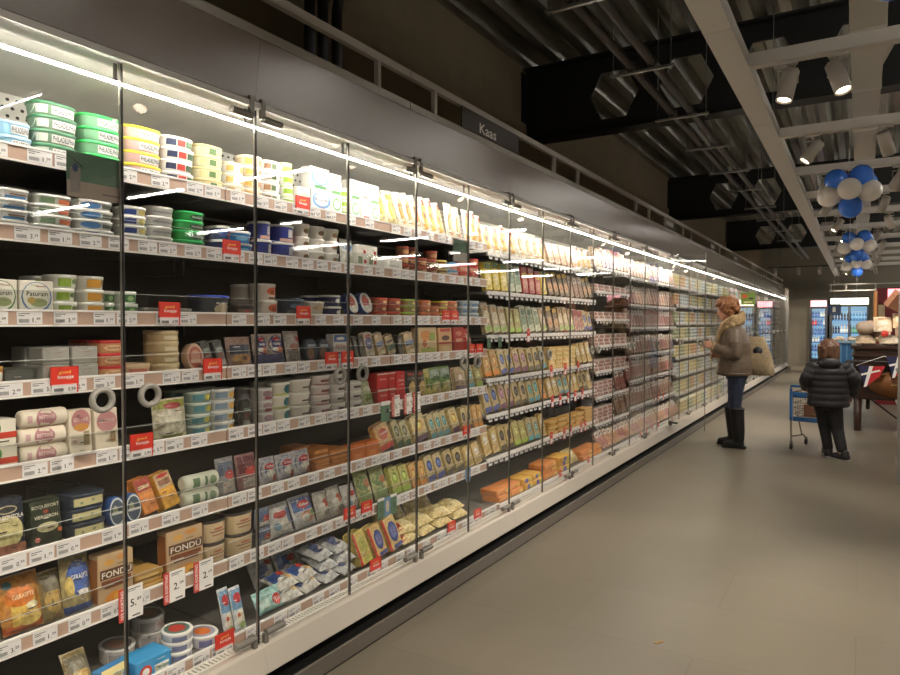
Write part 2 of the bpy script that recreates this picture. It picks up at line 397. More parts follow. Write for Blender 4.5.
def perforated():
    m = bpy.data.materials.new('perforated_panel'); m.use_nodes = True
    n, l = nodes_of(m); b = n['Principled BSDF']
    tc = n.new('ShaderNodeTexCoord'); sp = n.new('ShaderNodeSeparateXYZ'); l.new(tc.outputs['Object'], sp.inputs[0])
    def mth(op, a, b_=None, v=None):
        x = n.new('ShaderNodeMath'); x.operation = op; l.new(a, x.inputs[0])
        if b_ is not None: l.new(b_, x.inputs[1])
        if v is not None: x.inputs[1].default_value = v
        return x.outputs[0]
    zy = mth('MULTIPLY', sp.outputs['Y'], v=1 / .034); zz = mth('MULTIPLY', sp.outputs['Z'], v=1 / .03)
    fl = mth('FLOOR', zz); sh = mth('MULTIPLY', fl, v=.5); zy2 = mth('ADD', zy, sh)
    fy = mth('SUBTRACT', mth('FRACT', zy2), v=.5); fz = mth('SUBTRACT', mth('FRACT', zz), v=.5)
    d = mth('SQRT', mth('ADD', mth('MULTIPLY', fy, fy), mth('MULTIPLY', fz, fz)))
    lt = mth('MULTIPLY', mth('LESS_THAN', d, v=.2), mth('GREATER_THAN', sp.outputs['Z'], v=1.96))
    mx = n.new('ShaderNodeMix'); mx.data_type = 'RGBA'; l.new(lt, mx.inputs['Factor'])
    mx.inputs[6].default_value = (*[lin(c) for c in (214, 212, 204)], 1); mx.inputs[7].default_value = (.01, .01, .01, 1)
    up = mth('GREATER_THAN', sp.outputs['Z'], v=1.94)      # below the top shelf the panel is coloured plain and darker
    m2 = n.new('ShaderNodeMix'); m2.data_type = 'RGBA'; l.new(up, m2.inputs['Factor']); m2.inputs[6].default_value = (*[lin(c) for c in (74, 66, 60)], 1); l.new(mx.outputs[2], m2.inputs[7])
    l.new(m2.outputs[2], b.inputs['Base Color']); b.inputs['Roughness'].default_value = .5
    return m
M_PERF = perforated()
M_FASC = mat((122, 112, 102), .23, 0.0, name='fascia_steel')
M_RAIL = mat((186, 178, 166), .35, .1, name='bumper_rail')
M_PLIN = mat((96, 90, 82), .4, name='plinth_grey')
M_DARK = mat((30, 28, 26), .5, name='dark_plastic')
M_SHELF = mat((120, 116, 110), .4, .3, name='shelf_steel')
M_SRAIL = mat((228, 224, 220), .35, name='rail_plastic')
M_TAUPE = mat((182, 152, 134), .5, name='taupe_insert')
M_GREY = mat((128, 124, 116), .38, .3, name='handle_grey')
M_EDGE = mat((26, 25, 24), .5, name='seal_black'); M_RING = mat((142, 139, 131), .4, .1, name='ring_grey')
M_LED = mat((255, 247, 233), .5, 0, 135.0, name='led_tube')
M_LAB = mat((222, 218, 218), .5, name='label_paper')
M_INK = mat((40, 38, 38), .6, name='ink')
def label_proto(price):
    b = MB(); b.box(-.001, .001, -.037, .037, -.019, .019, M_LAB)
    P = lambda u, v: (.0012, u, v)
    for k in range(11):
        b.decal(P, 'poly', [(-.031 + k * .0027, -.014), (-.0296 + k * .0027, -.014), (-.0296 + k * .0027, -.003), (-.031 + k * .0027, -.003)], M_INK, .0005)
    b.decal(P, 'poly', [(-.033, .012), (.0, .012), (.0, .014), (-.033, .014)], M_INK, .0005)
    b.decal(P, 'poly', [(-.033, .006), (-.015, .006), (-.015, .008), (-.033, .008)], M_INK, .0005)
    e, c = price.split('.')
    b.decal(P, 'txt', (e + '.', .013, -.006, .011, .014), M_INK, .0006)
    b.decal(P, 'txt', (c, .025, -.002, .011, .008), M_INK, .0006)
    return b.mesh('price_label')
LABELS = [label_proto(p) for p in ('1.59', '2.09', '0.99', '1.89', '2.39', '2.79', '1.39', '3.29')]
def small_label(k):
    b = MB(); hh = (.042, .05)[k]
    b.box(-.001, .001, -.024, .024, -hh, 0, M_LAB)
    b.decal(lambda u, v: (.0012, u, v), 'rect', (-.018, .004, -.03, -.016), mat((120, 118, 120), .6), .0005)
    b.decal(lambda u, v: (.0012, u, v), 'rect', (.008, .018, -.03, -.02), M_INK, .0005)
    return b.mesh('price_label')
SLAB = [small_label(0), small_label(1)]
def door_parts(case, n, y0, opened=0):
    hinge_at = n if n % 2 else n + 1
    s = 1 if hinge_at == n else -1                    # the door runs from its hinge in direction s
    g = .002
    d = MB().box(-.004, .004, g if s > 0 else -DW + g, DW - g if s > 0 else -g, .20, 2.27, GLASS).build('door', case)
    d.location = (XG, LN(hinge_at) - y0, 0)
    if opened: d.rotation_euler = (0, 0, radians(opened))
    for e in (g + .002, DW - g - .002):
        MB().box(-.0043, .0043, s * e - (.0016 if (e < .1) == (s > 0) else .0004), s * e + (.0016 if (e < .1) == (s > 0) else .0004), .20, 2.265, M_EDGE if (e < .1) == (s > 0) and not opened else M_GREY).build('edge_seal', d)
    b = MB().torus((.018, s * (DW - .08), 1.215), .0315, .0095, M_RING, 'X', 28, 10, 1.1)
    b.build('ring_handle', d)
    for z, zz in ((2.235, 2.31), (.235, .195)):
        b = MB(); yy = s * .028
        b.tube([(.014, yy, z), (.014, yy + s * .095, z)], .014, M_GREY, 10)
        b.box(.004, .02, yy - .01, yy + .01, min(z, zz), max(z, zz), M_GREY)
        b.build('hinge_bracket', d)
    return d
def make_case(ci, n0, n1, L):
    y0 = LN(n0); ln = LN(n1) - y0
    ds = [door_word(n) for n in range(n0, n1) if n >= -1]
    r = empty('refrigerated_display_case', (0, y0, 0))
    lab = f'glass-doored refrigerated cheese case with doors {ds[0]} to {ds[-1]} from the left'
    if ci >= 2: lab = f'glass-doored refrigerated case further down, with doors {ds[0]} to {ds[-1]} from the left'
    tag(r, lab, 'fridge', 'refrigerated cases along the left wall')
    e = .0004
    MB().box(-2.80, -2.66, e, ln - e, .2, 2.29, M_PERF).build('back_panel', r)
    MB().box(-2.92, -2.80, e, ln - e, 0, 2.53, M_FASC).build('outer_shell', r)
    b = MB().prism([(-2.80, 2.295), (-1.985, 2.30), (-1.955, 2.53), (-2.80, 2.53)], e, ln - e, M_FASC, 'Y'); b.build('canopy', r)
    # seen from below: light liner and glossy track over the doors
    b = MB().box(-2.66, -2.07, e, ln - e, 2.285, 2.293, mat((206, 204, 196), .22)); b.box(-2.07, -1.975, e, ln - e, 2.272, 2.294, mat((214, 211, 205), .4))
    b.build('top_liner', r)
    MB().box(-2.028, -2.020, .003, ln - .003, 2.209, 2.215, M_LED).build('light_tube', r)
    b = MB().box(-2.030, -2.018, .003, ln - .003, 2.2155, 2.2185, mat((214, 210, 200), .4))
    for k in range(int(ln / DW) + 1): b.box(-2.028, -2.02, min(max(k * DW, .01), ln - .02), min(max(k * DW, .01), ln - .02) + .01, 2.219, 2.273, M_SHELF)
    b.build('light_holder', r)
    b = MB().prism([(-1.936, .095), (-1.93, .10), (-1.962, .188), (-1.975, .198), (-1.999, .198), (-1.999, .095)], e, ln - e, M_RAIL, 'Y'); b.build('front_bumper', r)
    MB().box(-2.80, -2.001, e, ln - e, .05, .188, M_DARK).build('tank', r)
    b = MB().box(-1.876, -1.862, e, ln - e, .008, .073, M_PLIN); b.box(-1.874, -1.864, e, ln - e, 0, .008, M_BLACK); b.build('plinth', r)
    MB().box(-2.80, -1.8765, e, ln - e, 0, .049, M_BLACK).build('base', r)
    b = MB(); mw = mat((215, 210, 200), .4)
    for k in (0, 1): b.box(-2.052 + k * .044, -2.043 + k * .044, e, ln - e, .192, .2, mw)
    for k in range(int(ln / .018)): b.box(-2.052, -2.001, .004 + k * .018, .013 + k * .018, .192, .199, mw)
    b.build('air_grille', r)
    near = n1 <= 5
    nb = (n1 - n0) // 2
    for bay in range(nb):
        ya = bay * 2 * DW + .003; yb = (bay + 1) * 2 * DW - .003
        for si, z in enumerate(L):
            bottom = si == len(L) - 1
            xf = XB if bottom else XS
            b = MB().box(-2.655, xf - .012, ya, yb, z - .008, z + .01, M_SHELF)
            if not bottom:
                for yy in (ya + .02, yb - .02): b.box(-2.655, -2.45, yy - .004, yy + .004, z - .07, z - .008, M_SHELF)
            sh = b.build('shelf', r)
            if near:
                b = MB().box(xf - .012, xf, ya, yb, z - .026, z - .0205, M_SRAIL); b.box(xf - .012, xf, ya, yb, z + .0205, z + .027, M_SRAIL)
                b.box(xf - .012, xf - .004, ya, yb, z - .0205, z + .0205, M_TAUPE)
                b.build('price_rail', sh)
                if si not in (0, 7) and n1 > -1:
                    g = MB().box(xf - .016, xf - .0135, ya + .01, yb - .01, z + .01, z + .085, CLEAR); g.box(xf - .0162, xf - .0133, ya + .01, yb - .01, z + .085, z + .0863, mat((196, 200, 196), .3)); g.build('front_guard', sh)  # pale top strip paints in the light caught by the acrylic edge
                y = ya + random.uniform(.0, .03)
                while y + .08 < yb:
                    o = bpy.data.objects.new('price_label', random.choice(LABELS)); COL.objects.link(o); o.parent = sh
                    o.location = (xf - .0025, y + .04, z); y += .078 + random.choice([.004, .02, .05, .07, .03])
            else:
                b = MB().box(xf - .012, xf, ya, yb, z - .012, z + .014, M_SRAIL)
                b.build('price_rail', sh)
                k = 0; y = ya + .04; P = MB()
                while y + .03 < yb:
                    if n0 < 15:
                        o = bpy.data.objects.new('price_label', SLAB[k % 7 == 3]); COL.objects.link(o); o.parent = sh
                        o.location = (xf + .0015, y, z + .008)
                    else: P.box(xf + .0005, xf + .0025, y - .024, y + .024, z - .034, z + .008, M_LAB)
                    k += 1; y += .083 if n0 < 9 else .095
                if P.v: tag(P.build('price_labels', sh), kind='stuff')
    for n in range(n0, n1):
        if n >= -2: door_parts(r, n, y0, 60 if n == 12 else 0)
    if n1 == 41: MB().box(-2.92, -1.94, ln, ln + .04, 0, 2.53, mat((92, 90, 86), .5)).build('end_panel', r)
for ci, (a, b_, L) in enumerate(CASES): make_case(ci, a, b_, L)
# white sign rail standing on the canopy, in lengths
M_SIGN = mat((58, 50, 46), .5)
def rail_proto():
    r = empty('sign_rail'); 
    b = MB().box(-.014, .014, .002, 2.166, 0.012, .05, M_WHITE); b.box(-.02, .0, .05, .09, 0, .012, M_WHITE); b.box(-.02, .0, 2.08, 2.12, 0, .012, M_WHITE); b.build('lower_bar', r)
    MB().box(-.014, .014, .002, 2.166, .175, .212, M_WHITE).build('upper_bar', r)
    for y in (.242, 1.912): MB().box(-.012, .012, y - .012, y + .012, .05, .175, M_WHITE).build('post', r)
    return r
rp = rail_proto()
for k in range(-1, 10):
    r = rp if k == -1 else copy_tree(rp)
    r.location = (-1.99, 2.586 - 1.912 + 2.17 * (k), 2.531)
    tag(r, f'white two-bar sign rail standing on the case fascia, {ordn(k + 1)} length from the left', 'rail', 'sign rails on the fridge fascia')
def sign(name, ya, yb, txt, label):
    b = MB().box(-1.9765, -1.9695, ya, yb, 2.5835, 2.704, M_SIGN); hgt = .072 if txt else 0
    P = lambda u, v: (-1.9693, u, v)
    if txt: b.decal(P, 'txt', (txt, ya + (yb - ya) * .42, 2.627, .215, .062), mat((225, 220, 212), .5), .001)
    tag(b.build(name), label, 'sign')
sign('aisle_sign', yat(459, -1.99, 2.64), yat(516, -1.99, 2.64), 'Kaas', 'dark aisle sign with white lettering Kaas in the rail above the fridge')
def blank_sign(px0, px1, label):
    ya, yb = yat(px0, -1.99, 2.64), yat(px1, -1.99, 2.64)
    b = MB().box(-1.9765, -1.9695, ya, yb, 2.5835, 2.704, mat((92, 84, 76), .5)); n = 6
    for k in range(n):
        u = ya + (yb - ya) * (.2 + .6 * k / n); b.box(-1.9695, -1.9685, u, u + (yb - ya) * .07, 2.615, 2.665, mat((205, 200, 190), .5))
    tag(b.build('aisle_sign'), label, 'sign')
blank_sign(662, 674, 'small grey aisle sign in the rail, second after the Kaas sign')
blank_sign(709, 714, 'small grey aisle sign in the rail, third along the fridge')
blank_sign(732, 737, 'small grey aisle sign in the rail, farthest along the fridge')
# ------------------------------------------------------------------ tags and cards hung on the price rails
def shelf_of(px, py):
    for X, bot in ((XS, 0), (XB, 1)):
        pass
def at_shelf(px, si):
    """point on the front of shelf si at view column px -> (X, Y, z, door index, number of shelves)"""
    for n in range(-1, 41):
        L = levels(n); 
        if si >= len(L): continue
        X = XB if si == len(L) - 1 else XS
        y = yat(px, X, L[si])
        if LN(n) <= y < LN(n + 1): return X, y, L[si], n, len(L)
M_RED = mat((216, 52, 36), .45, name='promo_red'); M_YEL = mat((246, 190, 80), .5); M_WHT = mat((238, 234, 230), .45)
def promo_mesh(full=True):
    b = MB().bbox(.0015, .003, -.043, .043, .004, .062, M_RED, .004) if full else MB().box(.0015, .003, -.026, .026, .0, .05, M_RED)
    P = lambda u, v: (.003, u, v)
    if full:
        b.decal(P, 'txt', ('goed', .0, .043, .038, .013), M_YEL, .0006); b.decal(P, 'txt', ('koopje', .003, .028, .05, .015), M_WHT, .0006)
        b.box(.0015, .003, -.04, .038, -.02, .006, M_LAB); b.box(.0015, .003, .038, .043, -.022, .006, M_RED)
        b.decal(P, 'txt', ('0.99', .022, -.01, .024, .012), M_INK, .0006); b.decal(P, 'rect', (-.034, -.004, -.016, -.006), mat((110, 108, 110), .6), .0005)
    else:
        b.decal(P, 'txt', ('koopje', 0, .028, .036, .014), M_WHT, .0006)
        b.box(.0015, .003, -.022, .022, -.045, -.004, M_LAB); b.box(.0013, .0028, -.026, .026, -.05, .0, M_RED)
    return b.mesh('promo_tag')
PRO = [promo_mesh(True), promo_mesh(False)]
TAGS = []   # (object, look, kind, shelf, nshelves, door, y)
def add_tag(me, px, si, look, cat, group, dx=.0, dz=0, rx=0):
    r = at_shelf(px, si)
    if not r: return
    X, y, z, n, ns = r
    o = bpy.data.objects.new(me.name.split('.')[0], me); COL.objects.link(o); o.location = (X + .002 + dx, y, z + dz); o.rotation_euler = (rx, 0, 0)
    TAGS.append((o, look, cat, group, si, ns, n, y))
for px, si in ((64, 3), (141, 4), (212, 3), (169, 2), (231, 1), (303, 2), (302, 0), (331, 3), (347, 3), (224, 7), (349, 6), (366, 6), (375, 7), (446, 2), (454, 2), (471, 3), (479, 3), (466, 5), (451, 7), (477, 7)):
    add_tag(PRO[0], px, si, 'red and white bargain tag', 'promo tag', 'red bargain tags')
for px, si in ((528, 2), (551, 3), (565, 3), (578, 3), (552, 4), (560, 4), (568, 4), (575, 4), (582, 4), (551, 5), (564, 5), (570, 5), (581, 5), (585, 5), (560, 6), (588, 6), (602, 7), (632, 6), (640, 6), (646, 6), (652, 6), (658, 6), (654, 5), (658, 5), (663, 5), (672, 6), (679, 6), (684, 6), (690, 0), (675, 0), (713, 6)):
    add_tag(PRO[1], px, si, 'small red bargain tag', 'promo tag', 'small red bargain tags')
def card(price, w=.066, h=.115):
    b = MB().box(.001, .0025, -w / 2, w / 2, -h / 2, h / 2, M_WHT); b.box(.001, .0028, -w / 2 - .024, -w / 2, -h / 2, h / 2, mat((206, 70, 60), .5))
    P = lambda u, v: (.0028, u, v)
    vs, fs, asp = text_geo('25% KORTING')
    b.add([(.0034, -w / 2 - .012 - y * .012, x * h * .86) for x, y in vs], fs, M_WHT)
    e, c = price.split('.')
    b.decal(P, 'txt', (e + '.', -.004, -.002, .022, .026), M_INK, .0006); b.decal(P, 'txt', (c, .018, .006, .016, .011), M_INK, .0006)
    b.decal(P, 'poly', [(-.026, .046), (.022, .046), (.022, .049), (-.026, .049)], M_INK, .0006); b.decal(P, 'poly', [(-.026, .04), (.005, .04), (.005, .042), (-.026, .042)], M_INK, .0006)
    b.decal(P, 'rect', (-.008, .022, -.05, -.045), mat((90, 88, 88), .6), .0006)
    return b.mesh('price_card')
for px, p in ((133, '5.89'), (176, '2.04'), (205, '2.69')): add_tag(card(p), px, 6, f'white discount card priced {p} with red strip', 'price card', 'discount price cards', .003, .005)
c2 = card('1.79', .05)
for px in (396, 408, 417): add_tag(c2, px, 4, 'narrow white discount card with red strip', 'price card', 'discount price cards', .003, .0)
def green_card(w, h, kind):
    b = MB().box(.001, .003, -w / 2, w / 2, -h / 2, h / 2, mat((84, 118, 92), .5)); P = lambda u, v: (.003, u, v)
    if kind == 0:
        b.box(.0012, .0033, -w / 2, w / 2, -h / 2, -h / 2 + h * .36, mat((168, 150, 134), .5))
        b.decal(P, 'rect', (-w * .45, -w * .27, -h * .4, .02), mat((140, 130, 124), .5), .001); b.decal(P, 'ell', (-w * .36, .02, w * .05, h * .1), mat((50, 68, 100), .5), .0014)
        b.decal(P, 'poly', [(-w * .5, h * .42), (-w * .25, h * .22), (-w * .22, h * .12), (-w * .27, h * .2)], M_INK, .001); b.decal(P, 'rect', (.02, w * .45, -h * .37, -h * .34), mat((110, 100, 94), .6), .001)
    elif kind == 1:
        b.decal(P, 'rect', (-w * .16, w * .16, -h * .46, h * .46), mat((92, 132, 176), .5), .0008); b.decal(P, 'ell', (0, .0, w * .09, h * .3), mat((196, 186, 160), .5), .0014)
        b.box(.0012, .0034, -w / 2, -w * .16, h * .36, h / 2, M_LAB); b.box(.0012, .0034, w * .16, w / 2, h * .36, h / 2, M_LAB)
        for s in (-1, 1): b.decal(P, 'rect', (s * w * .35 - .006, s * w * .35 + .006, -.02, .008), mat((66, 90, 56), .5), .001)
    elif kind == 2:
        b.box(.0012, .0034, -w / 2, w / 2, h * .3, h / 2, M_LAB); b.decal(P, 'rect', (w * .1, w * .36, -.01, .014), M_INK, .001)
    else:
        b.box(.0012, .0034, -w / 2, w / 2, -h / 2, -h * .05, mat((190, 182, 172), .5))
    return b.mesh('green_card')
def glass_card(px0, px1, pyc, kind, hh, label):
    ya, yb = yat(px0, -1.998, 2.0), yat(px1, -1.998, 2.0); q = 1.998 * sT + (ya + yb) / 2 * cT
    o = green_card(yb - ya, hh, kind); o = bpy.data.objects.new('green_card', o); COL.objects.link(o)
    t = (337.5 - pyc) / F; o.location = (-1.9995, (ya + yb) / 2, H + q * (t * cP - sP) / (cP + t * sP)); tag(o, label, 'shelf card', 'green cards on the glass')
glass_card(66, 122, 178, 0, .135, 'large green and beige card with bottle picture on the first door glass')
add_tag(green_card(.17, .11, 1), 386, 6, 'green price card with blue middle panel', 'shelf card', 'green shelf cards', .004, -.005)
add_tag(green_card(.075, .11, 2), 384, 4, 'narrow green price card with white top', 'shelf card', 'green shelf cards', .004, -.02)
glass_card(453, 467, 251, 3, .13, 'half green half beige card on the glass under the top shelf')
for px in (488, 499): add_tag(green_card(.05, .09, 2), px, 2, 'small dark green hanging card', 'shelf card', 'green shelf cards', .004, -.03)
b_ = MB().box(.001, .003, -.03, .03, -.045, .045, mat((78, 120, 168), .5)); b_.decal(lambda u, v: (.003, u, v), 'ell', (0, 0, .018, .03), mat((190, 180, 160), .5), .001)
add_tag(b_.mesh('blue_card'), 467, 6, 'small blue card with pale oval', 'shelf card', None, .004, 0)
yg = yat(746, -1.86, 1.85)  # solid panel standing in for a green reflection in the door glass
o = MB().box(-1.95, -1.70, yg, yg + .006, 1.80, 2.03, mat((104, 130, 44), .5)).box(-1.92, -1.84, yg - .002, yg, 1.93, 1.99, mat((196, 70, 40), .5)).box(-1.81, -1.73, yg - .002, yg, 1.9, 1.93, M_INK).box(-1.9, -1.75, yg - .002, yg, 1.83, 1.86, mat((214, 210, 150), .5))
tag(o.tube([(-1.95, yg + .003, 2.02), (-1.984, yg + .003, 2.02)], .004, M_DARK, 6).build('reflection_panel'), 'small green panel added for a reflection in the glass beyond the person in brown', 'sign')
from collections import defaultdict
gr = defaultdict(list)
for t in TAGS: gr[(t[1], t[4], t[6])].append(t)
for (look, si, n), ts in gr.items():
    ts.sort(key=lambda t: t[7])
    for k, t in enumerate(ts):
        pos = '' if len(ts) == 1 else (('left one, ', 'right one, ')[k] if len(ts) == 2 else f'{ordn(k)} from left, ')
        tag(t[0], f'{look}, {pos}{SHN[t[5]][si]} shelf, {door_word(n)} door', t[2], t[3])
# ------------------------------------------------------------------ goods
def sup(t, n):
    c, s = cos(t), sin(t)
    return math.copysign(abs(c) ** (2 / n), c), math.copysign(abs(s) ** (2 / n), s)
def put(b, fn, w, h, decals, far=False, film=None):
    off = .0008
    if not far and film is not None:      # small print
        rnd = random.Random(int(w * 9973 + h * 7919) + len(decals) * 31); decals = list(decals)
        for q in range(4):
            u = rnd.uniform(-.38, .1); v = rnd.uniform(.08, .9); c = rnd.choice([(60, 58, 60), (228, 224, 216), (150, 60, 50), (90, 90, 92)])
            decals.append(('rect', u, u + rnd.uniform(.12, .3), v, v + .012 + .01 * (q % 2), c))
    for d in decals:
        k = d[0]; m = mat(d[-1], .35 if film else .45, coat=film or 0) if k != 'txt' else mat(d[-1], .45)
        if k == 'txt':
            if far: continue
            b.decal(fn, 'txt', (d[1], d[2] * w, d[3] * h, d[4] * w, d[5] * h), m, off + .001)
        elif k == 'ell': b.decal(fn, 'ell', (d[1] * w, d[2] * h, d[3] * w, d[4] * h), m, off)
        elif k == 'rect': b.decal(fn, 'rect', (d[1] * w, d[2] * w, d[3] * h, d[4] * h), m, off)
        off += .0005
def tub(w, d, h, body, lid, decals=(), n=3.0, taper=.9, lidh=.009, top=None, far=False):
    b = MB(); N = 10 if far else 26; sc = .965
    def ring(z, s): return [(-d / 2 + d / 2 * s * sup(2 * pi * k / N, n)[0], w / 2 * s * sup(2 * pi * k / N, n)[1], z) for k in range(N)]
    mb = mat(body, .4)
    b.loft([ring(0, taper * .96), ring(.003, taper), ring(h - lidh, sc)], mb)
    def fn(u, v):
        s = taper + (sc - taper) * max(0, min(1, v / (h - lidh))); q = min(1, abs(2 * u / (w * s)))
        return (-d / 2 + d / 2 * s * (1 - q ** n) ** (1 / n), u, v)
    put(b, fn, w, h, decals, far)
    l = MB(); ml = mat(lid, .35)
    if far: l.loft([ring(h - lidh, 1), ring(h, 1)], ml)
    else:
        l.loft([ring(h - lidh - .001, .99), ring(h - lidh, 1), ring(h - .002, 1), ring(h, .97), ring(h, .88), ring(h - .002, .86)], ml)
        if top:
            for k, c in enumerate(top): l.loft([ring(h - .0012 + .0004 * k, .8 - .27 * k), ring(h - .001 + .0004 * k, .8 - .27 * k)], mat(c, .45))
    return b, l, 'lid'
def carton(w, d, h, body, decals=(), r=.004, far=False, folds=False, side=None):
    b = MB(); b.bbox(-d, 0, -w / 2, w / 2, 0, h, mat(body, .5), r, 1 if far else 2)
    if side:
        for s in (-1, 1): b.box(-d * .9, -d * .1, s * w / 2 - .0006, s * w / 2 + .0006, h * .08, h * .92, mat(side, .5))
    fn = lambda u, v: (0, u, v)
    put(b, fn, w, h, decals, far, 0)
    if folds:
        m2 = mat([max(0, c - 26) for c in body], .4)
        b.add([(.001, -w / 2, h * .1), (.001, 0, h * .5), (.001, -w / 2, h * .14)], [(0, 1, 2)], m2); b.add([(.001, w / 2, h * .1), (.001, 0, h * .5), (.001, w / 2, h * .14)], [(0, 1, 2)], m2)
        b.add([(.001, -w / 2, h * .9), (.001, 0, h * .5), (.001, -w / 2, h * .94)], [(0, 1, 2)], m2)
    return b, None, None
def pouch(w, d, h, body, decals=(), seam=None, low=None, seed=1, far=False, crump=1.0):
    b = MB(); rnd = random.Random(seed); NU, NV = (4, 5) if far else (10, 14)
    ph = [rnd.uniform(0, 6.28) for _ in range(4)]
    def shp(u, v):  # u -.5..5, v 0..1
        a = max(0, 1 - abs(2 * u) ** 2.6) * max(0, 1 - abs(2 * v - 1) ** 3.5) ** .7
        a *= .82 + .18 * (1 - v)
        if not far: a *= 1 + .07 * crump * (sin(13 * u + ph[0] + 5 * v) + sin(11 * v + ph[1]))
        return a
    def fn(u, v):
        return (-d / 2 + .001 + d / 2 * shp(u / w, v / h), u, v)
    def col(v): return mat(low[1], .3, coat=.5) if low and v < low[0] else mat(body, .3, coat=.5)
    for s in (1, -1):
        for j in range(NV):
            vs = []
            for i in range(NU + 1):
                for jj in (j, j + 1):
                    u, v = (i / NU - .5) * w, jj / NV * h; p = fn(u, v)
                    vs.append((p[0] if s > 0 else -d - p[0], u, v))
            b.add(vs, [(2 * i, 2 * i + 2, 2 * i + 3, 2 * i + 1) if s > 0 else (2 * i, 2 * i + 1, 2 * i + 3, 2 * i + 2) for i in range(NU)], col((j + .5) / NV), True)
    ms = mat(seam or body, .35)
    b.box(-d / 2 - .001, -d / 2 + .0016, -w / 2, w / 2, h * .955, h * 1.02, ms); b.box(-d / 2 - .001, -d / 2 + .0016, -w / 2, w / 2, 0, h * .04, ms)
    put(b, fn, w, h, decals, far, .45)
    return b, None, None
def slab(w, d, h, body, decals=(), r=.02, low=None, flange=None, far=False):
    b = MB(); K = 2 if far else 4
    def out(ins, x, rr):
        rr = max(rr - ins, .001); pts = []
        for cy, cz, a0 in ((w / 2 - ins - rr, h - ins - rr, 0), (-w / 2 + ins + rr, h - ins - rr, pi / 2), (-w / 2 + ins + rr, ins + rr, pi), (w / 2 - ins - rr, ins + rr, 1.5 * pi)):
            for k in range(K + 1): a = a0 + k * pi / 2 / K; pts.append((x, cy + rr * cos(a), cz + rr * sin(a)))
        return pts
    b.loft([out(0, -d, r), out(0, -d + .002, r)], mat(flange or body, .35, coat=.4), True, False)
    b.loft([out(.004, -d + .0022, r), out(.007, -.002, r), out(.010, 0, r)], mat(body, .3, coat=.5), True, False)
    fn = lambda u, v: (0, u, v)
    if low: b.decal(fn, 'rect', (-w * .42, w * .42, h * .05, h * low[0]), mat(low[1], .4), .0005)
    put(b, fn, w, h, decals, far, .4)
    return b, None, None
def disc(w, d, h, body, decals=(), far=False):
    b = MB().lathe([(.001, -d), (w / 2 - .003, -d), (w / 2, -d + .003), (w / 2, -.003), (w / 2 - .003, 0), (.001, 0)], mat(body, .5), 28, 'X', (0, 0, w / 2))
    put(b, lambda u, v: (0, u, v), w, w, decals, far)
    return b, None, None
def roll(w, d, h, body, decals=(), end=None, far=False):
    N = 18
    def ring(y, s): return [(-d / 2 + d / 2 * s * cos(2 * pi * k / N), y, h / 2 + h / 2 * s * sin(2 * pi * k / N)) for k in range(N)]
    b = MB().loft([ring(-w / 2, .72), ring(-w / 2 + .004, .94), ring(-w / 2 + .012, 1), ring(w / 2 - .012, 1), ring(w / 2 - .004, .94), ring(w / 2, .72)], mat(body, .45))
    for s in (-1, 1): b.loft([ring(s * (w / 2 + .0002), .7), ring(s * (w / 2 + .001), .66)], mat(end or body, .5))
    def fn(u, v):
        q = max(-1, min(1, 2 * v / h - 1)); return (-d / 2 + d / 2 * sqrt(max(0, 1 - q * q)), u, v)
    put(b, fn, w, h, decals, far)
    return b, None, None
W_ = (232, 230, 224); K_ = (40, 38, 40); R_ = (196, 40, 36); C_ = (226, 210, 168); G_ = (70, 140, 80); B_ = (48, 84, 160); N_ = (34, 44, 78); Y_ = (230, 196, 70); TAN = (206, 172, 110); O_ = (222, 128, 48)
def spread(body, lid, extra=()): return lambda far=False: tub(.13, .10, .044, body, lid, tuple(extra) + (('rect', -.16, .40, .14, .70, W_), ('txt', 'PHILADELPHIA', .12, .43, .52, .38, (36, 40, 70))), n=3, far=far)
def multi(body, lid, cols): return lambda far=False: tub(.13, .10, .044, body, lid, [('rect', -.40 + .27 * k, -.16 + .27 * k, .2, .7, c) for k, c in enumerate(cols)], n=2.6, far=far)
def cup(w, h, body, lid, decals, taper=.82, n=2, top=None): return lambda far=False: tub(w, w, h, body, lid, decals, n=n, taper=taper, top=top, far=far)
def pk(w, h, body, low, oval, txt=None, d=.028, lowf=.22, r=.018): # sliced-cheese packet
    dec = [('ell', 0, .58, .27, .2, oval)] + ([('ell', 0, .58, .17, .1, [min(255, c + 70) for c in oval])] if not txt else [('txt', txt, 0, .6, .42, .07, W_)])
    return lambda far=False: slab(w, d, h, body, dec, r, (lowf, low), [min(255, c + 20) for c in body], far)
def bag(w, h, body, decals, d=.05, low=None, seam=None, seed=1, crump=1.0): return lambda far=False: pouch(w, d, h, body, decals, seam, low, seed, far, crump)
def box(w, d, h, body, decals=(), **k): return lambda far=False: carton(w, d, h, body, decals, far=far, **k)
D = {}
def de(key, name, cat, look, w, h, d, fn): D[key] = (name, cat, look, w, h, d, fn)
# spreads
de('lb', 'spread_tub', 'tub', 'light blue oval spread tub', .13, .044, .10, spread((150, 196, 224), (160, 204, 230)))
de('dg', 'spread_tub', 'tub', 'dark green oval spread tub', .13, .044, .10, spread((116, 142, 118), (60, 120, 84), [('rect', -.46, -.24, .15, .7, (206, 214, 200))]))
de('bg', 'spread_tub', 'tub', 'bright green lidded spread tub', .13, .044, .10, spread((126, 176, 140), (40, 178, 84)))
de('yl', 'spread_tub', 'tub', 'yellow lidded pink label spread tub', .13, .044, .10, spread((214, 172, 170), (226, 206, 50)))
de('wm', 'spread_tub', 'tub', 'white tub with many-coloured label', .13, .044, .10, multi(W_, W_, (N_, (200, 60, 50), (50, 90, 60))))
de('go', 'spread_tub', 'tub', 'gold lidded cream spread tub', .13, .044, .10, multi((230, 222, 190), (206, 190, 130), ((220, 206, 150), (90, 120, 70), (220, 206, 150))))
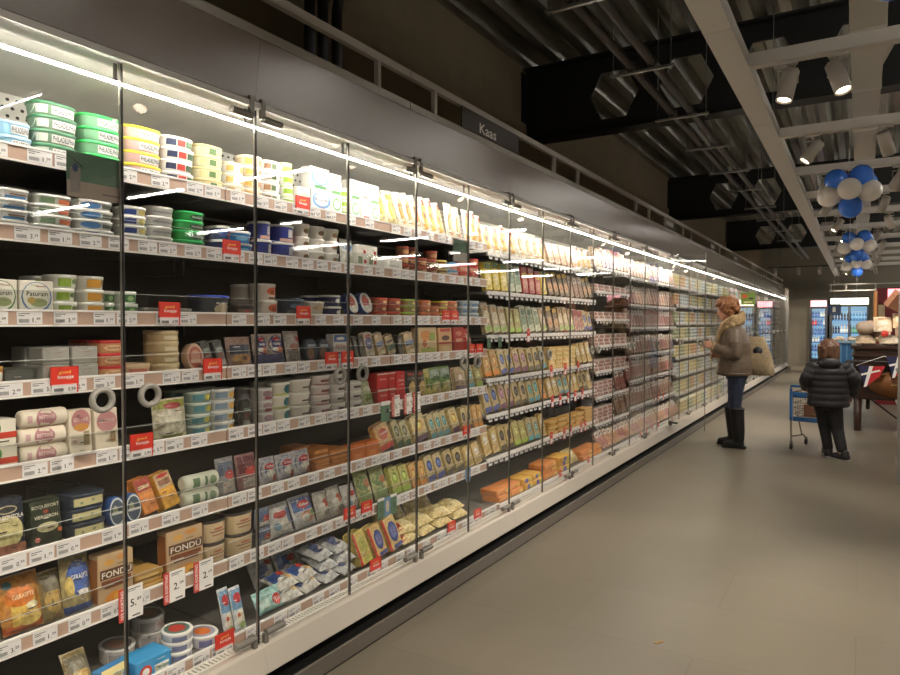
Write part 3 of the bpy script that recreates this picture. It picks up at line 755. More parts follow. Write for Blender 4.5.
de('cw', 'spread_tub', 'tub', 'low cream and yellow tub', .11, .044, .09, multi(W_, (236, 228, 200), ((220, 180, 100), W_, (206, 160, 90))))
de('cr', 'spread_tub', 'tub', 'cream tub with golden picture', .12, .046, .10, multi((232, 214, 184), (240, 232, 214), ((222, 176, 90), (232, 214, 184), (200, 150, 120))))
de('wt', 'spread_tub', 'tub', 'white tub with brown picture', .12, .046, .10, multi(W_, W_, ((150, 110, 80), (90, 110, 70), W_)))
de('gw', 'cheese_cup', 'cup', 'small white and lime green cup', .07, .048, .07, cup(.07, .048, W_, (200, 214, 170), [('rect', -.4, .4, .2, .65, (150, 190, 60))], .9))
de('pb', 'cheese_carton', 'box', 'white carton with blue green picture', .09, .105, .06, box(.09, .06, .105, W_, [('ell', 0, .55, .46, .36, (110, 160, 214)), ('ell', 0, .58, .36, .28, W_), ('txt', 'Boursin', 0, .58, .7, .12, (50, 70, 120)), ('rect', -.3, .3, .06, .2, G_)]))
de('pg', 'cheese_carton', 'box', 'white carton with green garlic picture', .07, .10, .06, box(.07, .06, .10, W_, [('ell', 0, .55, .40, .30, (120, 180, 110)), ('ell', 0, .55, .30, .22, W_), ('rect', -.4, .4, .05, .2, (90, 150, 80))]))
de('wb', 'cheese_carton', 'box', 'plain white carton with red print', .07, .10, .05, box(.07, .05, .10, W_, [('rect', -.3, .3, .2, .3, (200, 120, 110)), ('rect', -.3, .3, .6, .75, (190, 200, 170))]))
de('yw', 'cheese_bag', 'bag', 'white and yellow sliced cheese bag', .12, .21, .03, bag(.12, .21, (238, 232, 206), [('ell', .0, .45, .32, .3, (226, 176, 50)), ('rect', -.34, .2, .74, .9, (150, 160, 50)), ('txt', 'KAAS', 0, .6, .5, .09, (80, 50, 30))], .035, (.2, (206, 190, 130))))
de('yo', 'cheese_bag', 'bag', 'white bag of orange cheese slices', .12, .22, .03, bag(.12, .22, (240, 230, 206), [('ell', .02, .48, .3, .36, (224, 128, 30)), ('rect', .1, .42, .1, .3, (230, 150, 50)), ('rect', -.4, -.1, .7, .9, (232, 226, 210)), ('txt', 'MILNER', .0, .62, .5, .07, (90, 60, 40))], .035))
de('wo', 'cheese_bag', 'bag', 'white cheese bag with red corner', .11, .21, .03, bag(.11, .21, (240, 234, 222), [('ell', .0, .5, .34, .32, (230, 170, 60)), ('rect', .0, .42, .76, .93, (196, 70, 40)), ('rect', -.38, .34, .1, .26, (206, 160, 60)), ('ell', -.05, .5, .14, .12, (120, 80, 50))], .035))
# second shelf
de('wf', 'spread_tub', 'tub', 'flat white tub with blue base', .12, .031, .10, lambda far=False: tub(.12, .10, .031, (224, 224, 222), W_, [('rect', -.42, .42, .06, .3, (80, 130, 180)), ('rect', -.2, .3, .36, .5, (150, 110, 90))], n=3.5, lidh=.008, far=far))
de('wg', 'spread_tub', 'tub', 'flat white tub with green orange label', .13, .031, .10, lambda far=False: tub(.13, .10, .031, W_, (238, 238, 234), [('rect', -.36, -.02, .12, .66, (120, 146, 112)), ('rect', .08, .4, .12, .6, (212, 110, 70))], n=3, lidh=.008, far=far))
de('wu', 'spread_tub', 'tub', 'flat white tub with blue label', .13, .032, .10, lambda far=False: tub(.13, .10, .032, W_, (238, 238, 234), [('ell', -.15, .42, .24, .34, (84, 136, 196)), ('rect', .12, .38, .2, .6, (90, 90, 80))], n=3, lidh=.008, far=far))
de('by', 'spread_tub', 'tub', 'flat white tub with navy yellow label', .12, .032, .10, lambda far=False: tub(.12, .10, .032, W_, (236, 236, 230), [('rect', -.4, -.02, .12, .66, (50, 70, 140)), ('ell', .22, .4, .16, .3, (206, 190, 110))], n=3, lidh=.008, far=far))
de('wp', 'spread_tub', 'tub', 'small white tub with grey sleeve', .11, .036, .10, lambda far=False: tub(.11, .10, .036, (214, 212, 208), (236, 234, 230), [('txt', 'PHILADELPHIA', 0, .42, .7, .2, (70, 74, 90)), ('rect', .4, .47, .1, .7, (214, 150, 80))], n=3, lidh=.008, far=far))
de('gg', 'spread_tub', 'tub', 'emerald green spread tub', .12, .036, .10, lambda far=False: tub(.12, .10, .036, (60, 170, 90), (40, 186, 96), [('ell', .16, .42, .28, .3, (34, 70, 48)), ('txt', 'PHILADELPHIA', .16, .42, .44, .22, W_)], n=3, lidh=.008, far=far))
de('nb', 'spread_tub', 'tub', 'navy tub with white lid', .14, .055, .12, lambda far=False: tub(.14, .12, .055, (50, 66, 118), W_, [('ell', .28, .35, .12, .26, R_), ('rect', -.3, .1, .2, .6, (60, 90, 160))], n=2.4, far=far))
de('sb', 'spread_tub', 'tub', 'sky blue tub with white lid', .13, .05, .12, lambda far=False: tub(.13, .12, .05, (36, 130, 196), W_, [('ell', .32, .4, .1, .26, (210, 60, 60)), ('ell', -.1, .4, .25, .2, (120, 180, 220))], n=2.4, far=far))
de('nt', 'cheese_cup', 'cup', 'tall royal blue yoghurt pot', .11, .078, .11, cup(.11, .078, (52, 62, 140), W_, [('rect', .0, .22, .3, .75, (190, 190, 190)), ('ell', .34, .3, .12, .2, R_), ('rect', -.3, .3, .04, .22, (200, 160, 140))], .88))
de('wc', 'cheese_cup', 'cup', 'small white cup with brown dots', .085, .058, .085, cup(.085, .058, (226, 220, 210), (238, 234, 228), [('ell', .05, .45, .22, .2, (150, 100, 80)), ('ell', .1, .45, .1, .1, (90, 120, 60))], .8))
de('bp', 'cheese_bag', 'bag', 'white bag with blue lettering', .08, .13, .03, bag(.08, .13, W_, [('ell', 0, .7, .4, .14, (90, 130, 180)), ('rect', -.3, .3, .12, .4, (214, 206, 190))], .04, seed=4))
de('rw', 'cheese_carton', 'box', 'white carton with red spots', .075, .12, .05, box(.075, .05, .12, (226, 222, 212), [('ell', .2, .7, .14, .09, R_), ('ell', .25, .3, .14, .09, R_), ('rect', -.4, .0, .2, .5, (130, 140, 110))]))
de('wh', 'cheese_carton', 'box', 'plain white dispenser carton', .12, .07, .08, box(.12, .08, .07, (240, 238, 232), [('rect', -.3, .3, .4, .5, (200, 200, 196))]))
de('br', 'cheese_cup', 'cup', 'small brown cup with red lid', .08, .05, .08, cup(.08, .05, (122, 70, 48), (172, 64, 48), [('ell', 0, .4, .36, .26, (190, 140, 90))], .92))
de('yc', 'cheese_cup', 'cup', 'small brown cup with yellow lid', .09, .052, .09, cup(.09, .052, (140, 92, 60), (220, 206, 110), [('rect', -.36, .36, .2, .6, (212, 180, 120))], .92))
de('rc', 'cheese_cup', 'cup', 'pale cup with scarlet lid', .10, .048, .10, cup(.10, .048, (214, 120, 96), (206, 56, 52), [('rect', -.36, .36, .2, .6, (230, 170, 140))], .92))
de('bc', 'cheese_cup', 'cup', 'pale cup with blue lid', .085, .05, .085, cup(.085, .05, (190, 196, 200), (90, 150, 200), [('rect', -.36, .36, .15, .6, (210, 120, 110))], .92))
# third shelf
def patu(c): return box(.105, .05, .105, (222, 216, 202), [('ell', 0, .52, .45, .45, c), ('ell', 0, .54, .41, .41, (226, 222, 208)), ('ell', .05, .36, .26, .13, (150, 160, 110)), ('ell', -.16, .42, .12, .1, (190, 160, 90)), ('txt', 'Paturain', 0, .62, .62, .14, (60, 56, 44))])
de('pa', 'cheese_carton', 'box', 'square box with green round label', .105, .105, .05, patu((80, 120, 60)))
de('pc', 'cheese_carton', 'box', 'square box with blue round label', .105, .105, .05, patu((86, 126, 176)))
de('lg', 'cheese_cup', 'cup', 'white lidded lime label pot', .11, .043, .11, cup(.11, .043, (224, 222, 210), (236, 236, 228), [('rect', -.3, .12, .12, .72, (140, 168, 60)), ('ell', .24, .5, .1, .2, (110, 130, 80))], .92, 2.6))
de('lo', 'cheese_cup', 'cup', 'white lidded orange label pot', .11, .043, .11, cup(.11, .043, (226, 222, 210), (236, 236, 228), [('rect', -.28, .22, .12, .75, (212, 150, 50)), ('ell', .3, .5, .08, .25, (180, 150, 110))], .92, 2.6))
de('gs', 'cheese_cup', 'cup', 'white lidded dark green label pot', .09, .042, .09, cup(.09, .042, (218, 220, 208), (234, 236, 230), [('rect', -.36, .3, .12, .72, (70, 120, 70)), ('ell', 0, .42, .16, .2, (160, 190, 130))], .92, 2.6))
de('cl', 'cheese_cup', 'cup', 'low clear tray with grey lid', .12, .03, .10, cup(.12, .03, (120, 116, 108), (150, 148, 140), [('rect', -.3, .3, .1, .5, (90, 96, 100))], .92, 4))
de('bl', 'cheese_cup', 'cup', 'dark pot with bright blue lid', .13, .085, .12, cup(.13, .085, (70, 72, 80), (36, 66, 176), [('ell', .15, .35, .26, .26, (176, 160, 130)), ('txt', 'Apéro', .12, .62, .4, .14, W_)], .9, 2.4))
de('dp', 'cheese_packet', 'packet', 'dark blue flat packet', .11, .06, .03, lambda far=False: slab(.11, .03, .06, (44, 50, 66), [('rect', -.3, .3, .2, .5, (120, 110, 100)), ('ell', .2, .6, .12, .2, (160, 60, 50))], .01, far=far))
de('dm', 'cheese_cup', 'cup', 'dark tray of nuts and olives', .12, .05, .10, cup(.12, .05, (58, 48, 44), (70, 62, 58), [('rect', -.38, .38, .15, .65, (120, 92, 76)), ('ell', .0, .4, .12, .2, (170, 60, 50))], .95, 4))
de('op', 'cheese_cup', 'cup', 'white pot with orange fruit picture', .11, .072, .10, cup(.11, .072, (222, 208, 196), (234, 228, 220), [('ell', .12, .55, .3, .24, (206, 90, 50)), ('ell', .1, .5, .14, .12, (150, 70, 30)), ('rect', -.1, .36, .06, .2, (120, 80, 70))], .93, 2.4))
de('nj', 'cheese_cup', 'cup', 'dark navy snack pot', .10, .085, .10, cup(.10, .085, (40, 52, 70), (46, 70, 96), [('rect', -.36, .36, .1, .4, (84, 88, 90)), ('ell', 0, .6, .3, .14, (90, 110, 130))], .95))
de('ww', 'cheese_cup', 'cup', 'wide white and green bowl', .13, .075, .12, cup(.13, .075, (224, 216, 200), (230, 228, 214), [('rect', -.4, .4, .08, .25, (150, 180, 110)), ('ell', 0, .6, .26, .16, (190, 160, 130))], .84))
de('nk', 'cheese_cup', 'cup', 'navy and white bowl', .11, .055, .10, cup(.11, .055, (52, 52, 100), W_, [('ell', .1, .5, .2, .2, W_), ('ell', .3, .5, .1, .2, R_)], .86))
de('ov', 'cheese_packet', 'packet', 'blue white oval packet leaning', .07, .12, .03, lambda far=False: slab(.07, .028, .12, (60, 80, 150), [('ell', 0, .5, .4, .44, W_), ('ell', 0, .55, .24, .26, (200, 80, 60)), ('ell', 0, .3, .22, .1, (240, 230, 220))], .033, far=far))
for key, lid, nm in (('tr', (206, 70, 50), 'red'), ('tg', (150, 186, 70), 'green'), ('to', (214, 110, 60), 'orange'), ('ty', (222, 206, 70), 'yellow')):
    de(key, 'cheese_cup', 'cup', f'brown snack tub with {nm} lid', .10, .036, .09, cup(.10, .036, (176, 104, 70), lid, [('rect', -.4, .4, .12, .55, [(c + 90) // 2 for c in lid]), ('ell', .1, .4, .16, .2, (232, 190, 130))], .95, 3))
de('wv', 'cheese_cup', 'cup', 'clear cup with blue print', .09, .04, .09, cup(.09, .04, (176, 190, 200), (206, 216, 220), [('rect', -.36, .36, .1, .5, (120, 150, 190))], .85))
# fourth shelf
de('gb', 'cheese_block', 'cheese', 'grey foil wrapped cheese block', .105, .056, .09, box(.105, .09, .056, (168, 166, 158), [], folds=True, r=.006))
de('og', 'cheese_cup', 'cup', 'orange spread tub', .09, .06, .09, cup(.09, .06, (212, 130, 60), (200, 150, 80), [('ell', 0, .5, .3, .24, W_)], .9))
de('dk', 'cheese_block', 'cheese', 'dark grey wrapped block', .10, .05, .09, box(.10, .09, .05, (96, 98, 92), [], folds=True, r=.006))
de('rl', 'cheese_cup', 'cup', 'orange pot with red lid', .10, .043, .09, cup(.10, .043, (212, 150, 106), (204, 40, 44), [('ell', .05, .42, .36, .24, (232, 196, 150)), ('txt', 'Rambol', .05, .42, .46, .2, (160, 60, 50))], .95, 4))
de('wd', 'cheese_round', 'cheese', 'low wooden cheese box with red print', .15, .045, .12, lambda far=False: tub(.15, .12, .045, (206, 170, 134), (214, 186, 150), [('rect', -.36, .2, .15, .6, (190, 110, 90))], n=2.4, taper=.99, lidh=.016, far=far))
de('wr', 'cheese_round', 'cheese', 'pale wooden round cheese box', .125, .04, .125, lambda far=False: tub(.125, .125, .04, (206, 180, 136), (220, 198, 156), [('rect', -.2, .25, .15, .5, (228, 212, 180))], n=2, taper=.99, lidh=.014, far=far))
de('cd', 'cheese_round', 'cheese', 'round camembert box standing on edge', .115, .115, .035, lambda far=False: disc(.115, .035, .115, (200, 164, 136), [('ell', 0, .5, .46, .46, (206, 170, 146)), ('ell', 0, .5, .38, .38, (176, 96, 84)), ('ell', 0, .54, .26, .22, (206, 150, 130)), ('rect', -.3, .3, .3, .42, (214, 180, 160))], far=far))
de('db', 'cheese_packet', 'packet', 'dark packet with silver stripes', .06, .12, .02, lambda far=False: slab(.06, .02, .12, (70, 70, 66), [('rect', -.3, .3, .1, .3, (150, 146, 136)), ('rect', -.25, .25, .6, .72, (120, 130, 120)), ('ell', 0, .45, .25, .1, (120, 70, 60))], .012, far=far))
de('np', 'cheese_bag', 'bag', 'navy packet with golden bread picture', .13, .12, .04, bag(.13, .12, (160, 130, 120), [('rect', -.4, .4, .45, .75, (56, 64, 90)), ('ell', 0, .28, .36, .15, (190, 140, 80)), ('ell', .1, .3, .12, .08, (120, 60, 40))], .04, seed=8))
de('ga', 'cheese_bag', 'bag', 'navy and red salad cheese bag', .12, .145, .05, bag(.12, .145, (196, 178, 170), [('ell', 0, .66, .42, .3, (48, 54, 120)), ('ell', 0, .83, .2, .07, R_), ('txt', 'Galbani', 0, .68, .4, .08, W_), ('ell', .1, .48, .28, .1, (222, 120, 90)), ('ell', -.15, .5, .16, .07, W_), ('rect', -.42, .42, .06, .34, (86, 84, 130))], .05, (.36, (96, 94, 140)), seed=5))
de('gp', 'cheese_bag', 'bag', 'grey white bag with red dot', .09, .14, .04, bag(.09, .14, (190, 178, 170), [('ell', .25, .75, .14, .1, (200, 70, 60)), ('ell', 0, .5, .3, .12, (170, 110, 80)), ('rect', -.4, .4, .1, .38, (140, 134, 130))], .04, seed=6))
de('rb', 'cheese_round', 'cheese', 'dark round box with golden nuts', .115, .115, .035, lambda far=False: disc(.115, .035, .115, (64, 70, 82), [('ell', 0, .5, .44, .44, (52, 58, 72)), ('ell', -.1, .4, .26, .24, (130, 92, 70)), ('rect', -.3, .3, .66, .76, (150, 160, 170))], far=far))
de('fe', 'cheese_carton', 'box', 'white and blue feta carton', .085, .135, .05, box(.085, .05, .135, (226, 222, 216), [('rect', -.46, .46, .72, .97, (60, 100, 160)), ('ell', 0, .84, .3, .06, W_), ('txt', 'FETA', 0, .55, .7, .14, (200, 90, 70)), ('ell', 0, .25, .38, .12, (100, 140, 190)), ('ell', .05, .22, .24, .08, W_)]))
de('da', 'cheese_packet', 'packet', 'dark olive packet', .06, .12, .022, lambda far=False: slab(.06, .022, .12, (62, 56, 46), [('rect', -.3, .3, .12, .4, (96, 86, 66)), ('ell', 0, .7, .22, .1, (120, 110, 90))], .012, far=far))
de('dl', 'cheese_packet', 'packet', 'cheese wedge packet with purple label', .07, .135, .025, lambda far=False: slab(.07, .025, .135, (200, 182, 160), [('ell', 0, .55, .34, .24, (96, 84, 130)), ('rect', -.25, .25, .78, .88, (190, 90, 80)), ('txt', 'Tapas', 0, .55, .4, .08, W_)], .014, far=far))
de('dw', 'cheese_packet', 'packet', 'pale wedge packet with blue label', .07, .13, .025, lambda far=False: slab(.07, .025, .13, (206, 176, 130), [('rect', -.36, .36, .4, .62, (110, 130, 160)), ('rect', -.2, .3, .1, .25, (220, 200, 150))], .014, far=far))
de('dv', 'cheese_packet', 'packet', 'slim wedge packet with green label', .06, .125, .025, lambda far=False: slab(.06, .025, .125, (190, 164, 120), [('rect', -.4, .4, .25, .5, (76, 110, 84)), ('rect', -.3, .3, .6, .7, (60, 60, 50))], .014, far=far))
de('bx', 'cheese_carton', 'box', 'beige carton with cracker picture', .15, .155, .05, box(.15, .05, .155, (212, 184, 142), [('ell', -.1, .7, .3, .18, (222, 150, 80)), ('rect', -.4, .4, .06, .24, (160, 170, 80)), ('rect', .1, .4, .5, .8, (150, 170, 90)), ('ell', -.2, .4, .12, .14, (190, 100, 60))]))
de('bz', 'cheese_carton', 'box', 'tan carton with red bands', .13, .155, .05, box(.13, .05, .155, (216, 168, 116), [('rect', -.5, .5, .36, .44, (190, 50, 40)), ('rect', -.4, .4, .85, .97, (196, 60, 46)), ('ell', 0, .6, .3, .1, (100, 60, 40)), ('ell', 0, .2, .3, .1, (224, 190, 140))]))
de('rx', 'cheese_carton', 'box', 'red cracker carton', .09, .16, .05, box(.09, .05, .16, (176, 50, 40), [('rect', -.3, .3, .4, .55, (220, 150, 110)), ('ell', 0, .75, .3, .1, (206, 120, 90))]))
de('rs', 'cheese_bag', 'bag', 'red bag of sausage', .07, .15, .04, bag(.07, .15, (196, 56, 44), [('ell', 0, .4, .2, .3, (226, 180, 150))], .04, seed=3))
# fifth shelf
de('gl', 'cheese_carton', 'box', 'white box with green round logo', .13, .075, .08, box(.13, .08, .075, (222, 216, 200), [('ell', -.1, .66, .2, .3, (84, 140, 60)), ('ell', -.1, .62, .12, .18, (200, 214, 170)), ('rect', -.5, .5, .26, .5, (196, 64, 46)), ('rect', -.3, .3, .1, .16, (90, 84, 70))]))
de('pr', 'cheese_roll', 'cheese', 'white cheese roll with pink logo', .17, .056, .056, lambda far=False: roll(.17, .056, .056, (226, 214, 196), [('ell', .0, .5, .22, .48, (176, 122, 128)), ('rect', -.4, -.3, .3, .7, (196, 160, 160)), ('txt', 'BETTINE', 0, .56, .34, .2, (232, 206, 200))], (214, 202, 184), far=far))
de('bo', 'cheese_carton', 'box', 'white box with orange pink logo', .085, .15, .05, box(.085, .05, .15, (224, 212, 192), [('ell', .02, .76, .42, .24, (186, 126, 126)), ('ell', .02, .62, .34, .08, (200, 140, 70)), ('txt', 'BETTINE', .02, .78, .66, .08, (232, 206, 200)), ('rect', .1, .36, .22, .52, (150, 130, 92)), ('rect', -.4, -.2, .3, .36, (196, 160, 160))]))
de('bi', 'cheese_carton', 'box', 'white box with plain pink logo', .085, .15, .05, box(.085, .05, .15, (224, 210, 190), [('ell', .02, .70, .44, .24, (190, 134, 134)), ('txt', 'BETTINE', .02, .72, .66, .08, (232, 206, 200)), ('rect', .14, .36, .2, .46, (156, 134, 96))]))
def blister(far=False):
    b, _, _ = pouch(.15, .05, .16, (206, 200, 172), [('rect', -.46, .46, .78, .97, (150, 160, 60)), ('ell', .05, .84, .28, .08, (170, 60, 60)), ('ell', -.02, .66, .4, .08, (226, 222, 206)), ('ell', 0, .46, .4, .14, (222, 216, 196)), ('ell', 0, .24, .4, .14, (222, 216, 196)), ('rect', -.3, .3, .04, .12, (150, 160, 80))], None, None, 12, far)
    return b, None, None
de('tp', 'cheese_bag', 'bag', 'clear twin cheese bag with green top', .15, .16, .05, blister)
def multi2(body, lid, c1, c2): return lambda far=False: tub(.10, .09, .043, body, lid, [('rect', -.4, .05, .15, .7, c1), ('ell', .25, .42, .16, .26, c2)], n=3, far=far)
de('gt', 'spread_tub', 'tub', 'teal and white goat cheese tub', .10, .043, .09, multi2((150, 170, 160), (200, 210, 200), (90, 140, 150), (210, 200, 90)))
de('wx', 'spread_tub', 'tub', 'white goat cheese tub with yellow dots', .10, .043, .09, multi2((206, 204, 196), (214, 214, 210), (130, 150, 170), (220, 170, 80)))
de('c1', 'cheese_cup', 'cup', 'small silver cup with red print', .085, .052, .08, cup(.085, .052, (190, 184, 182), (206, 204, 200), [('ell', 0, .55, .3, .26, (150, 120, 130)), ('rect', -.2, .3, .1, .3, (160, 80, 80))], .95, 3))
de('c2', 'cheese_cup', 'cup', 'white cup with teal label', .09, .058, .085, cup(.09, .058, (216, 208, 192), (230, 226, 214), [('ell', .2, .5, .24, .36, (50, 110, 120)), ('rect', -.4, .4, .03, .14, (190, 200, 100))], .86, 2.2))
de('c3', 'cheese_cup', 'cup', 'large white cream cheese cup', .105, .06, .10, cup(.105, .06, (220, 212, 200), (232, 228, 220), [('rect', -.1, .3, .3, .42, (90, 84, 84)), ('ell', .25, .36, .1, .12, (120, 110, 106))], .84, 2.2))
de('c4', 'cheese_cup', 'cup', 'white cup with dark red script', .085, .047, .085, cup(.085, .047, (216, 204, 200), (226, 218, 214), [('rect', -.2, .3, .3, .55, (140, 80, 84)), ('rect', -.4, .4, .04, .14, (200, 120, 110))], .86, 2.2))
de('c5', 'cheese_cup', 'cup', 'white cup with black script', .085, .047, .085, cup(.085, .047, (212, 206, 200), (226, 222, 216), [('rect', -.2, .3, .3, .55, (80, 74, 78))], .86, 2.2))
de('sg', 'cheese_bag', 'bag', 'small bag of green herbs cheese', .09, .12, .04, bag(.09, .12, (186, 190, 150), [('rect', -.3, .4, .2, .5, (140, 160, 80)), ('ell', 0, .7, .3, .12, (220, 216, 200))], .045, seed=9))
de('rr', 'cheese_carton', 'box', 'red raclette carton', .07, .085, .07, box(.07, .07, .085, (190, 40, 40), [('txt', 'Swiss', .0, .62, .6, .14, (230, 190, 180)), ('rect', -.5, .5, .9, .98, (210, 190, 180))]))
de('rt', 'cheese_carton', 'box', 'tall red fondue carton', .07, .17, .06, box(.07, .06, .17, (196, 40, 40), [('txt', 'Swiss', .05, .72, .66, .09, (232, 200, 190)), ('rect', -.3, .3, .2, .3, (170, 30, 34))]))
de('bk', 'cheese_bag', 'bag', 'black bag with round cheese picture', .13, .16, .04, bag(.13, .16, (44, 40, 38), [('rect', -.3, .3, .84, .93, (170, 60, 50)), ('ell', .02, .36, .34, .28, (214, 180, 110)), ('txt', 'FONDUE', 0, .72, .7, .1, (150, 140, 130))], .04, seed=2))
de('gc', 'cheese_bag', 'bag', 'green bag with mountain picture', .14, .16, .045, bag(.14, .16, (120, 150, 84), [('rect', -.45, .45, .62, .94, (170, 186, 180)), ('ell', 0, .3, .4, .18, (206, 196, 130)), ('ell', .0, .6, .4, .1, (70, 110, 60))], .045, (.2, (196, 180, 100)), seed=3))
de('gd', 'cheese_bag', 'bag', 'yellow green grated cheese bag', .06, .16, .04, bag(.06, .16, (190, 186, 110), [('rect', -.4, .4, .3, .7, (110, 130, 50)), ('ell', 0, .2, .3, .1, (226, 200, 90))], .04, seed=4))
de('cp', 'cheese_packet', 'packet', 'beige cheese packet with violet foot', .09, .16, .028, pk(.09, .16, (206, 180, 140), (120, 90, 120), (200, 170, 150)))
de('cg', 'cheese_packet', 'packet', 'pale cheese packet with lime foot', .085, .16, .028, pk(.085, .16, (200, 186, 124), (160, 190, 70), (190, 196, 110)))
de('cu', 'cheese_packet', 'packet', 'beige cheese packet with teal foot', .085, .16, .028, pk(.085, .16, (202, 184, 140), (90, 160, 170), (120, 170, 170)))
# sixth shelf
de('go2', 'cheese_packet', 'packet', 'navy packet with round blue cheese', .12, .175, .035, lambda far=False: slab(.12, .035, .175, (40, 46, 62), [('ell', .0, .78, .28, .07, (190, 180, 150)), ('ell', .0, .78, .24, .05, (60, 60, 60)), ('ell', 0, .42, .4, .27, (196, 186, 132)), ('rect', -.44, .44, .05, .2, (140, 90, 70)), ('txt', 'GORGONZOLA', 0, .66, .84, .07, W_)], .012, far=far))
de('ro', 'cheese_packet', 'packet', 'dark green packet with white lettering', .12, .165, .035, lambda far=False: slab(.12, .035, .165, (44, 52, 38), [('txt', 'ROQUEFORT', 0, .82, .8, .08, (196, 196, 170)), ('txt', 'VIERGERON', 0, .62, .7, .07, (210, 206, 180)), ('ell', 0, .72, .08, .04, (170, 80, 60)), ('ell', .02, .40, .32, .10, (196, 190, 150)), ('ell', -.3, .18, .08, .05, (200, 120, 110)), ('ell', .36, .3, .07, .05, (210, 100, 50))], .012, far=far))
de('sa', 'cheese_cup', 'cup', 'navy tray of blue cheese slices', .17, .048, .11, cup(.17, .048, (52, 62, 76), (44, 54, 70), [('rect', -.38, .38, .18, .72, (186, 178, 130)), ('ell', -.2, .4, .04, .1, (120, 130, 110)), ('ell', .1, .5, .05, .1, (130, 138, 116))], .97, 5))
de('rd', 'cheese_round', 'cheese', 'blue and white round cheese on edge', .11, .11, .045, lambda far=False: disc(.11, .045, .11, (54, 90, 150), [('ell', 0, .5, .46, .46, (200, 206, 206)), ('ell', 0, .5, .40, .40, (70, 84, 100)), ('ell', -.12, .56, .16, .16, (150, 156, 130)), ('rect', -.36, .36, .42, .5, (206, 206, 200))], far=far))
de('oc', 'cheese_packet', 'packet', 'orange cheddar packet leaning', .085, .15, .04, lambda far=False: slab(.085, .04, .15, (216, 132, 56), [('rect', -.4, .4, .62, .94, (176, 70, 54)), ('rect', -.3, .3, .68, .76, (220, 190, 150)), ('rect', -.36, .36, .08, .56, (226, 140, 60))], .01, far=far))
de('oy', 'cheese_packet', 'packet', 'yellow cheddar packet leaning', .085, .15, .04, lambda far=False: slab(.085, .04, .15, (222, 164, 60), [('rect', -.4, .4, .58, .94, (200, 170, 130)), ('ell', 0, .88, .3, .05, R_), ('rect', -.3, .3, .64, .78, (150, 100, 70)), ('rect', -.36, .36, .08, .5, (232, 170, 50))], .01, far=far))
de('gr', 'cheese_roll', 'cheese', 'white goat cheese roll with green print', .15, .06, .06, lambda far=False: roll(.15, .06, .06, (206, 208, 190), [('rect', -.3, -.1, .2, .8, (96, 120, 90)), ('rect', .05, .12, .2, .8, (96, 120, 90)), ('ell', .28, .5, .1, .3, (120, 140, 110))], (226, 224, 206), far=far))
de('ub', 'cheese_bag', 'bag', 'blue grey ham bag with red oval', .10, .16, .04, bag(.10, .16, (150, 150, 150), [('rect', -.42, .42, .55, .9, (90, 104, 130)), ('ell', .1, .56, .3, .12, (190, 60, 50)), ('rect', -.3, .3, .1, .4, (190, 180, 170))], .045, seed=21))
de('ur', 'cheese_bag', 'bag', 'wine red bag with red oval', .10, .16, .04, bag(.10, .16, (150, 110, 110), [('rect', -.42, .42, .5, .95, (110, 50, 56)), ('ell', .1, .54, .3, .12, (196, 60, 50)), ('rect', -.3, .3, .1, .36, (180, 170, 166))], .045, seed=22))
de('mz', 'cheese_bag', 'bag', 'small blue mozzarella bag', .085, .115, .05, bag(.085, .115, (186, 184, 190), [('ell', 0, .5, .46, .46, (60, 96, 160)), ('ell', -.02, .66, .28, .13, (196, 44, 40)), ('txt', 'Galbani', -.02, .67, .42, .09, W_), ('ell', 0, .38, .26, .16, (232, 228, 220)), ('ell', .2, .2, .2, .14, (170, 70, 50))], .06, seed=23))
de('ob', 'cheese_block', 'cheese', 'flat orange cheese slab', .17, .021, .11, box(.17, .11, .021, (190, 120, 60), [('rect', -.4, .4, .2, .7, (206, 140, 70))], r=.008))
de('ok', 'cheese_packet', 'packet', 'orange cheese packet with red lettering', .10, .165, .03, pk(.10, .165, (220, 170, 100), (196, 60, 46), (200, 80, 50), 'KAAS'))
de('om', 'cheese_block', 'cheese', 'orange mimolette chunk in film', .13, .09, .07, box(.13, .07, .09, (214, 116, 52), [('rect', -.3, .2, .2, .5, (226, 140, 76))], r=.012))
de('kg', 'cheese_packet', 'packet', 'cheese packet with dark green foot', .095, .165, .03, pk(.095, .165, (190, 180, 130), (60, 84, 54), (84, 90, 60)))
de('kv', 'cheese_packet', 'packet', 'yellow cheese packet with violet foot', .10, .17, .03, pk(.10, .17, (222, 200, 140), (100, 70, 90), (224, 170, 70)))
de('kt', 'cheese_packet', 'packet', 'cheese packet with teal label', .09, .165, .03, pk(.09, .165, (206, 190, 140), (96, 150, 160), (70, 150, 156)))
de('ko', 'cheese_packet', 'packet', 'cheese packet with orange foot', .09, .16, .03, pk(.09, .16, (224, 180, 110), (226, 140, 50), (220, 150, 70)))
de('kb', 'cheese_packet', 'packet', 'cheese packet with blue oval', .085, .165, .03, pk(.085, .165, (216, 194, 140), (70, 80, 150), (50, 80, 160)))
de('kk', 'cheese_packet', 'packet', 'cheese packet with black oval', .085, .165, .03, pk(.085, .165, (208, 186, 130), (96, 88, 70), (50, 44, 38)))
de('kw', 'cheese_packet', 'packet', 'cheese packet with purple oval', .085, .165, .03, pk(.085, .165, (206, 180, 130), (110, 60, 90), (150, 90, 120)))
de('kz', 'cheese_packet', 'packet', 'plain yellow cheese packet with slim label', .085, .165, .03, pk(.085, .165, (220, 190, 126), (210, 186, 140), (230, 220, 190), None, .028, .1))
